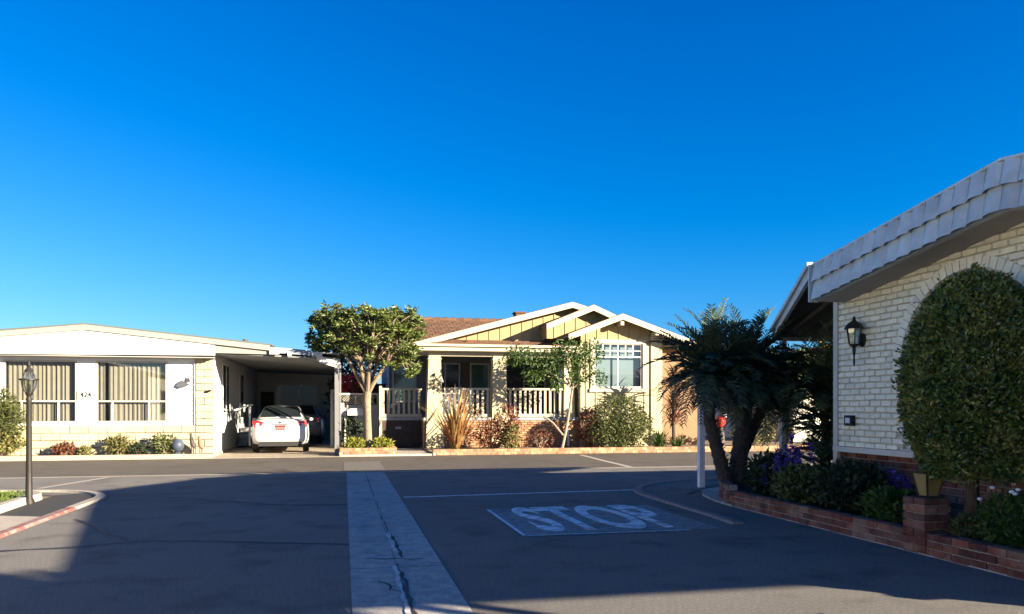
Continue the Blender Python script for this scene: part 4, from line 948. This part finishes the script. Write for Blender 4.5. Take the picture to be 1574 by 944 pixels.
# the pruned tree in the middle
tr = thing('pruned_tree', 'broad flat topped tree with bare forking limbs before the carport', 'tree', (.75,24.45,.2)); r = random.Random(131)
k = MB(); F0 = V(.72,24.45,1.95)
k.tube([(.75,24.45,.15),(.74,24.45,.45),(.72,24.45,1.2),(.70,24.45,1.7),F0], [.17,.125,.11,.125,.12], 12)
tips = []
for i in range(9):
    a = 2*PI*i/9+r.uniform(-.25,.25); R1 = r.uniform(.45,.85)
    m1 = F0+V(math.cos(a)*R1*.45, math.sin(a)*R1*.45, r.uniform(.45,.65)); m2 = F0+V(math.cos(a+.15)*R1*1.0, math.sin(a+.15)*R1, r.uniform(1.1,1.35))
    k.tube([F0-V(0,0,.1), F0.lerp(m1,.5)+V(r.uniform(-.04,.04),r.uniform(-.04,.04),-.02), m1, m2], [.075,.065,.055,.04], 8)
    for j in range(4):
        b2 = a+r.uniform(-.55,.55); R2 = r.uniform(.8,1.45); m3 = F0+V(math.cos(b2)*R2, math.sin(b2)*R2, r.uniform(1.5,2.0))
        k.tube([m1.lerp(m2, r.uniform(.4,1)), m2.lerp(m3,.5)+V(r.uniform(-.08,.08), r.uniform(-.08,.08), -.05), m3], [.04,.032,.022], 6)
        for q in range(4):
            b3 = b2+r.uniform(-.35,.35); R3 = r.uniform(.75,1.7); e = F0+V(math.cos(b3)*R3, math.sin(b3)*R3*.9, r.uniform(1.65,2.5))
            k.tube([m3.lerp(m2, r.uniform(0,.4)), m3.lerp(e,.5), e], [.02,.016,.010], 5); tips.append(e)
for i in range(10):
    e = F0+V(1.15+r.uniform(-.25,.35), r.uniform(-.6,.3), r.uniform(.35,1.5)); tips.append(e); k.tube([F0+V(.55,-.1,.9), F0+V(.9,-.1,1.2), e], [.02,.015,.008], 5)
for i in range(330):
    b3 = r.uniform(0,2*PI); R3 = 1.76*r.random()**.5; lo = 1.28-.10*R3+.18*(R3 < .7); tips.append(F0+V(math.cos(b3)*R3, math.sin(b3)*R3*.9, r.uniform(lo, 2.52-.10*R3)))
for i in range(45):
    b3 = r.uniform(0,2*PI); R3 = r.uniform(.95,1.7); e = F0+V(math.cos(b3)*R3, math.sin(b3)*R3*.9, r.uniform(.95,1.45)-.25*(math.cos(b3) > .5)); tips.append(e)
    if i % 3 == 0: k.tube([F0+V(math.cos(b3)*R3*.55, math.sin(b3)*R3*.5, 1.15), e], [.014,.006], 4)
k.build('trunk', M['bark'], tr)
k = MB()
for e in tips:
    for q in range(24):
        d = rnd_dir(r); d.z = abs(d.z)*.6-.1; leaf(k, e+rnd_dir(r)*r.uniform(0,.13), d+rnd_dir(r)*.3, r.uniform(.12,.20), r.uniform(.05,.075), r)
k.build('crown', M['leaf_tree'], tr)
tb = thing('tree_planter', 'small tan brick box planter around the pruned tree', 'planter', (.7,24.3,.06)); r = random.Random(141)
b = MB(); c = MB(); brick_path(b, c, [(1.52,25.3),(1.52,23.78),(-.06,23.78),(-.06,25.3)], 2, .21, .13, .10, r, .06); b.build('bricks', M['pink_brick'], tb); c.build('mortar', M['brick_mortar'], tb)
g = MB(); g.poly([(-.02,23.82,.20),(1.48,23.82,.20),(1.48,25.3,.20),(-.02,25.3,.20)]); struct(g.build('tree_planter_soil', M['soil']))
shrub('yellow_plant', 'bright yellow green low plant left of the tree trunk', 'plant', (.35,24.15,.2), [(.32,24.15,.34,.32,.22,.16)], 420, .13, .04, 'leaf_yel', 142, 4)
shrub('yellow_plant', 'bright yellow green low plant right of the tree trunk', 'plant', (1.15,24.15,.2), [(1.15,24.15,.34,.30,.22,.17)], 420, .13, .04, 'leaf_yel', 143, 4)
shrub('dark_plant', 'dark leafy plant behind the trunk against the lattice gate', 'plant', (.25,24.9,.2), [(.25,24.9,.7,.35,.25,.5),(.1,24.8,.95,.2,.2,.35)], 700, .12, .06, 'leaf_dark', 144, 6)
lg = thing('lattice_gate', 'pale grey gate with a lattice top panel behind the pruned tree', 'gate', (.4,28.3,.06)); gy = 28.3; gx = -.28
k = MB(); k.box(gx,gx+1.5,gy,gy+.05,.06,1.55); k.build('panel', M['gate_grey'], lg)
for x in (gx, gx+1.44):
    k = MB(); k.box(x,x+.06,gy-.05,gy-.003,.06,1.98); k.build('stile', M['gate_grey'], lg)
k = MB()
for i in range(-5, 26):
    x = gx+i*.085
    for sg in (1, -1):
        x0 = x if sg > 0 else x+.36; p0 = V(x0,gy+.015+.006*sg,1.57); p1 = V(x0+.34*sg,gy+.015+.006*sg,1.91)
        if min(p0.x, p1.x) > gx+.04 and max(p0.x, p1.x) < gx+1.46: k.bar(p0, p1, .008, .032, (0,1,0))
k.box(gx+.065,gx+1.435,gy-.01,gy+.04,1.92,1.97); k.build('lattice', M['white_trim'], lg)
for x in (gx-.12,gx+1.6):
    k = MB(); k.box(x-.05,x+.05,gy-.04,gy+.06,.06,2.1); k.build('gate_post', M['gate_grey'], lg)
mb_ = thing('mailbox', 'small white mailbox on a thin post behind the tree planter', 'mailbox', (.05,24.75,.2))
k = MB(); k.box(.03,.08,24.72,24.77,.2,1.45); k.box(-.08,.02,24.70,24.80,1.25,1.6); k.build('post', M['white_trim'], mb_)
k = MB(); k.prism([(.12,24.55,1.22),(.62,24.55,1.22),(.62,24.55,1.36),(.55,24.55,1.43),(.2,24.55,1.43),(.12,24.55,1.36)], (0,.22,0)); k.build('box', M['white_trim'], mb_)
# gap behind the gate
fn = tag((lambda m_: (m_.box(-.1,1.55,29.6,29.7,.06,2.35), m_)[1])(MB()).build('wood_fence', M['dark_wood']), 'dark brown board fence closing the gap behind the lattice gate', 'fence')
shrub('bougainvillea', 'red bougainvillea spilling over the dark fence', 'bougainvillea', (.1,29.3,.06), [(.1,29.3,2.35,.42,.3,.35),(.6,29.3,2.2,.35,.3,.35)], 1000, .10, .06, 'leaf_bougain', 151, 10)
shrub('fence_shrub', 'dark climbing shrub against the brown fence', 'shrub', (.8,29.2,.06), [(.7,29.2,1.6,.6,.3,1.0)], 1200, .13, .06, 'leaf_dark', 152, 10)

# garden figure (plain red and white) by the peach wall
gf = thing('garden_figure', 'round red and white garden figure seen between palm trunks', 'figure', (12.55,24.5,.1))
k = MB(); k.lathe((12.55,24.5,.1), [(.14,0),(.16,.1),(.13,.5),(.09,.68)], 12); k.build('base', M['stat'], gf)
k = MB(); k.blob((12.55,24.5,.98), .17,.16,.21); k.build('body', M['red'], gf)
k = MB(); k.blob((12.66,24.42,1.18), .09,.08,.08); k.build('top', M['white_post'], gf)

# ------------------------------------------------------------------ lamp post (left)
lp = thing('lamp_post', 'short black lamp post with glass lantern on the lawn corner', 'lamp post', (-4.62,13.0,.0))
x, y = -4.62, 13.0
k = MB(); k.lathe((x,y,.0), [(.075,0),(.075,.05),(.05,.1),(.042,.5),(.038,1.55),(.045,1.58),(.03,1.62),(.05,1.66),(.055,1.68)], 12); k.build('pole', M['bronze'], lp)
k = MB(); k.lathe((x,y,1.68), [(.05,0),(.09,.08),(.105,.19)], 10); k.build('glass_shade', M['lamp_glass'], lp)
k = MB(); k.lathe((x,y,1.865), [(.135,0),(.135,.022),(.10,.025)], 16)
for i in range(5):
    a = 2*PI*i/5; k.tube([(x+.05*math.cos(a),y+.05*math.sin(a),1.68),(x+.092*math.cos(a),y+.092*math.sin(a),1.76),(x+.108*math.cos(a),y+.108*math.sin(a),1.87)], .007, 4)
k.build('ring', M['black_metal'], lp)
k = MB(); k.lathe((x,y,1.892), [(.09,0),(.085,.05),(.05,.10)], 12); k.build('chimney_glass', M['lamp_glass'], lp)
k = MB(); k.lathe((x,y,1.99), [(.06,0),(.065,.02),(.03,.06),(.02,.08),(.03,.10),(.004,.18)], 10); k.tube([(x,y,1.69),(x,y,1.80)], .025, 6)
for i in range(4):
    a = 2*PI*i/4; k.tube([(x+.09*math.cos(a),y+.09*math.sin(a),1.89),(x+.055*math.cos(a),y+.055*math.sin(a),2.0)], .006, 4)
k.build('cap', M['black_metal'], lp)

# ------------------------------------------------------------------ beyond the palm, and added house and tree outside the frame
nb = thing('pale_house', 'pale house far behind the palm and dark shrubs', 'house', (20,28,.1))
k = MB(); k.box(17.2,26,28,36,.1,3.2); k.build('wall', M['white_trim'], nb)
k = MB(); k.prism([(16.9,27.6,3.2),(26.4,27.6,3.2),(21.6,27.6,4.3)], (0,9,0)); k.build('roof', M['shingle'], nb)
window(nb, 'window', 18.6, 20.0, 1.3, 2.6, 27.97, 'white_trim', gl='glass_dark', back=None)
def tree(name, lb, c, h, blobs, n, ln, w, m, seed, bark='bark_dark', group=None):
    t = thing(name, lb, 'tree', c, group); r = random.Random(seed); k = MB()
    k.tube([V(*c)-V(0,0,.05), V(c[0]+.05,c[1],c[2]+h*.4), V(c[0],c[1],c[2]+h*.7)], [.16,.12,.06], 8)
    for bb in blobs: k.tube([V(c[0],c[1],c[2]+h*.35), V(bb[0],bb[1],bb[2])], [.07,.02], 6)
    k.build('trunk', M[bark], t); k = MB(); crown(k, blobs, n, ln, w, r, .4, .1); k.build('crown', M[m], t)
tree('gold_tree', 'sunlit yellow green tree far beyond the awning', (18.3,26.6,.1), 3.2, [(18.3,26.6,3.1,.9,.8,.9),(18.9,26.6,2.6,.6,.7,.6)], 1300, .25, .1, 'leaf_gold', 161)
tree('far_tree', 'green tree beyond the awning left of the yellow green one', (16.2,26.2,.1), 3.0, [(16.2,26.2,2.7,1.1,.9,1.0),(15.4,26.2,2.2,.7,.7,.7)], 1300, .22, .09, 'leaf_green', 162)
shrub('far_shrub', 'sunlit low shrub beyond the palm trunks', 'shrub', (14.2,25.2,.1), [(14.2,25.2,.6,.9,.5,.5)], 700, .14, .06, 'leaf_olive', 163, 6)
nl = thing('added_side_house', 'unseen white house added left of the lawn to bounce sunlight', 'house', (-13,1,.1))  # unseen house added to bounce sun onto the shaded brick wall
k = MB(); k.box(-18,-9.2,-9,8.6,.1,3.1); k.build('wall', mat('side_wall', (.66,.635,.56), .8, .06, 4), nl)
k = MB(); k.prism([(-18.4,-9.4,3.1),(-8.8,-9.4,3.1),(-13.6,-9.4,4.2)], (0,18.4,0)); k.build('roof', M['roof_white'], nl)
for y0 in (-6,-1,4):
    k = MB(); k.box(-9.199,-9.15,y0,y0+2,1.1,2.4); f = k.build('window', M['white_trim'], nl); k = MB(); k.box(-9.149,-9.14,y0+.08,y0+1.92,1.18,2.32); k.build('pane', M['glass_dark'], f)
tree('gap_tree', 'dark dense tree seen through the gap behind the lattice gate', (.4,33,.06), 4.3, [(.5,33,3.3,.95,.9,1.2),(.3,33,2.0,1.0,.8,1.2)], 2600, .22, .09, 'leaf_dark', 172)
# unseen hedge tree added behind the camera to shade the near road
tree('added_shade_tree', 'unseen dense tree added behind the brick house carport to shade the road', (9.6,-4.6,0), 5.2, [(9.6,-4.6,3.2,1.9,1.9,2.4),(9.2,-5.2,1.4,1.8,1.8,1.4),(9.8,-4.4,4.6,1.3,1.3,1.2)], 9000, .34, .2, 'leaf_dark', 171)

# ------------------------------------------------------------------ light, sky, camera
EL = 16.0; SD = Vector((.774,-.633,0)).normalized()
sun = bpy.data.lights.new('sun', 'SUN'); sun.energy = 5.0; sun.angle = R(.5); sun.color = (1, .86, .66)
so = bpy.data.objects.new('sun', sun); col.objects.link(so)
dv = -(SD*math.cos(R(EL))+Vector((0,0,math.sin(R(EL))))); so.rotation_euler = dv.to_track_quat('-Z','Y').to_euler(); so.location = (20,-20,20)
wd = bpy.data.worlds.new('World'); sc.world = wd; wd.use_nodes = True; nt = wd.node_tree; N = nt.nodes; L = nt.links
bg = N['Background']; sky = N.new('ShaderNodeTexSky'); sky.sky_type = 'NISHITA'; sky.sun_disc = False
sky.sun_elevation = R(EL); sky.sun_rotation = math.atan2(SD.x, SD.y); sky.air_density = 1.0; sky.dust_density = .3; sky.ozone_density = 3.0
sep = N.new('ShaderNodeSeparateColor'); com = N.new('ShaderNodeCombineColor'); L.new(sky.outputs[0], sep.inputs[0])
for i, (k_, e_, t_) in enumerate(((.150,1.35,1.35),(.187,1.2,0),(.50,.9,0))):     # deep, polarised looking blue
    sb = N.new('ShaderNodeMath'); sb.operation = 'SUBTRACT'; sb.inputs[1].default_value = t_; L.new(sep.outputs[i], sb.inputs[0])
    mx = N.new('ShaderNodeMath'); mx.operation = 'MAXIMUM'; mx.inputs[1].default_value = 0; L.new(sb.outputs[0], mx.inputs[0])
    pw = N.new('ShaderNodeMath'); pw.operation = 'POWER'; pw.inputs[1].default_value = e_; L.new(mx.outputs[0], pw.inputs[0])
    ml = N.new('ShaderNodeMath'); ml.operation = 'MULTIPLY'; ml.inputs[1].default_value = k_; L.new(pw.outputs[0], ml.inputs[0]); L.new(ml.outputs[0], com.inputs[i])
L.new(com.outputs[0], bg.inputs[0]); bg.inputs[1].default_value = .1
cam = bpy.data.cameras.new('camera'); co_ = bpy.data.objects.new('camera', cam); col.objects.link(co_); sc.camera = co_
cam.sensor_width = 36; cam.lens = 36*1200/1574; cam.shift_y = 155/1574; cam.clip_end = 2000; cam.clip_start = .05
co_.location = (0,0,1.45); co_.rotation_euler = (R(90), 0, -math.atan(259/1200))
sc.view_settings.view_transform = 'Standard'; sc.view_settings.look = 'None'; sc.view_settings.exposure = 2.3; sc.view_settings.gamma = 1
sc.view_settings.use_curve_mapping = False
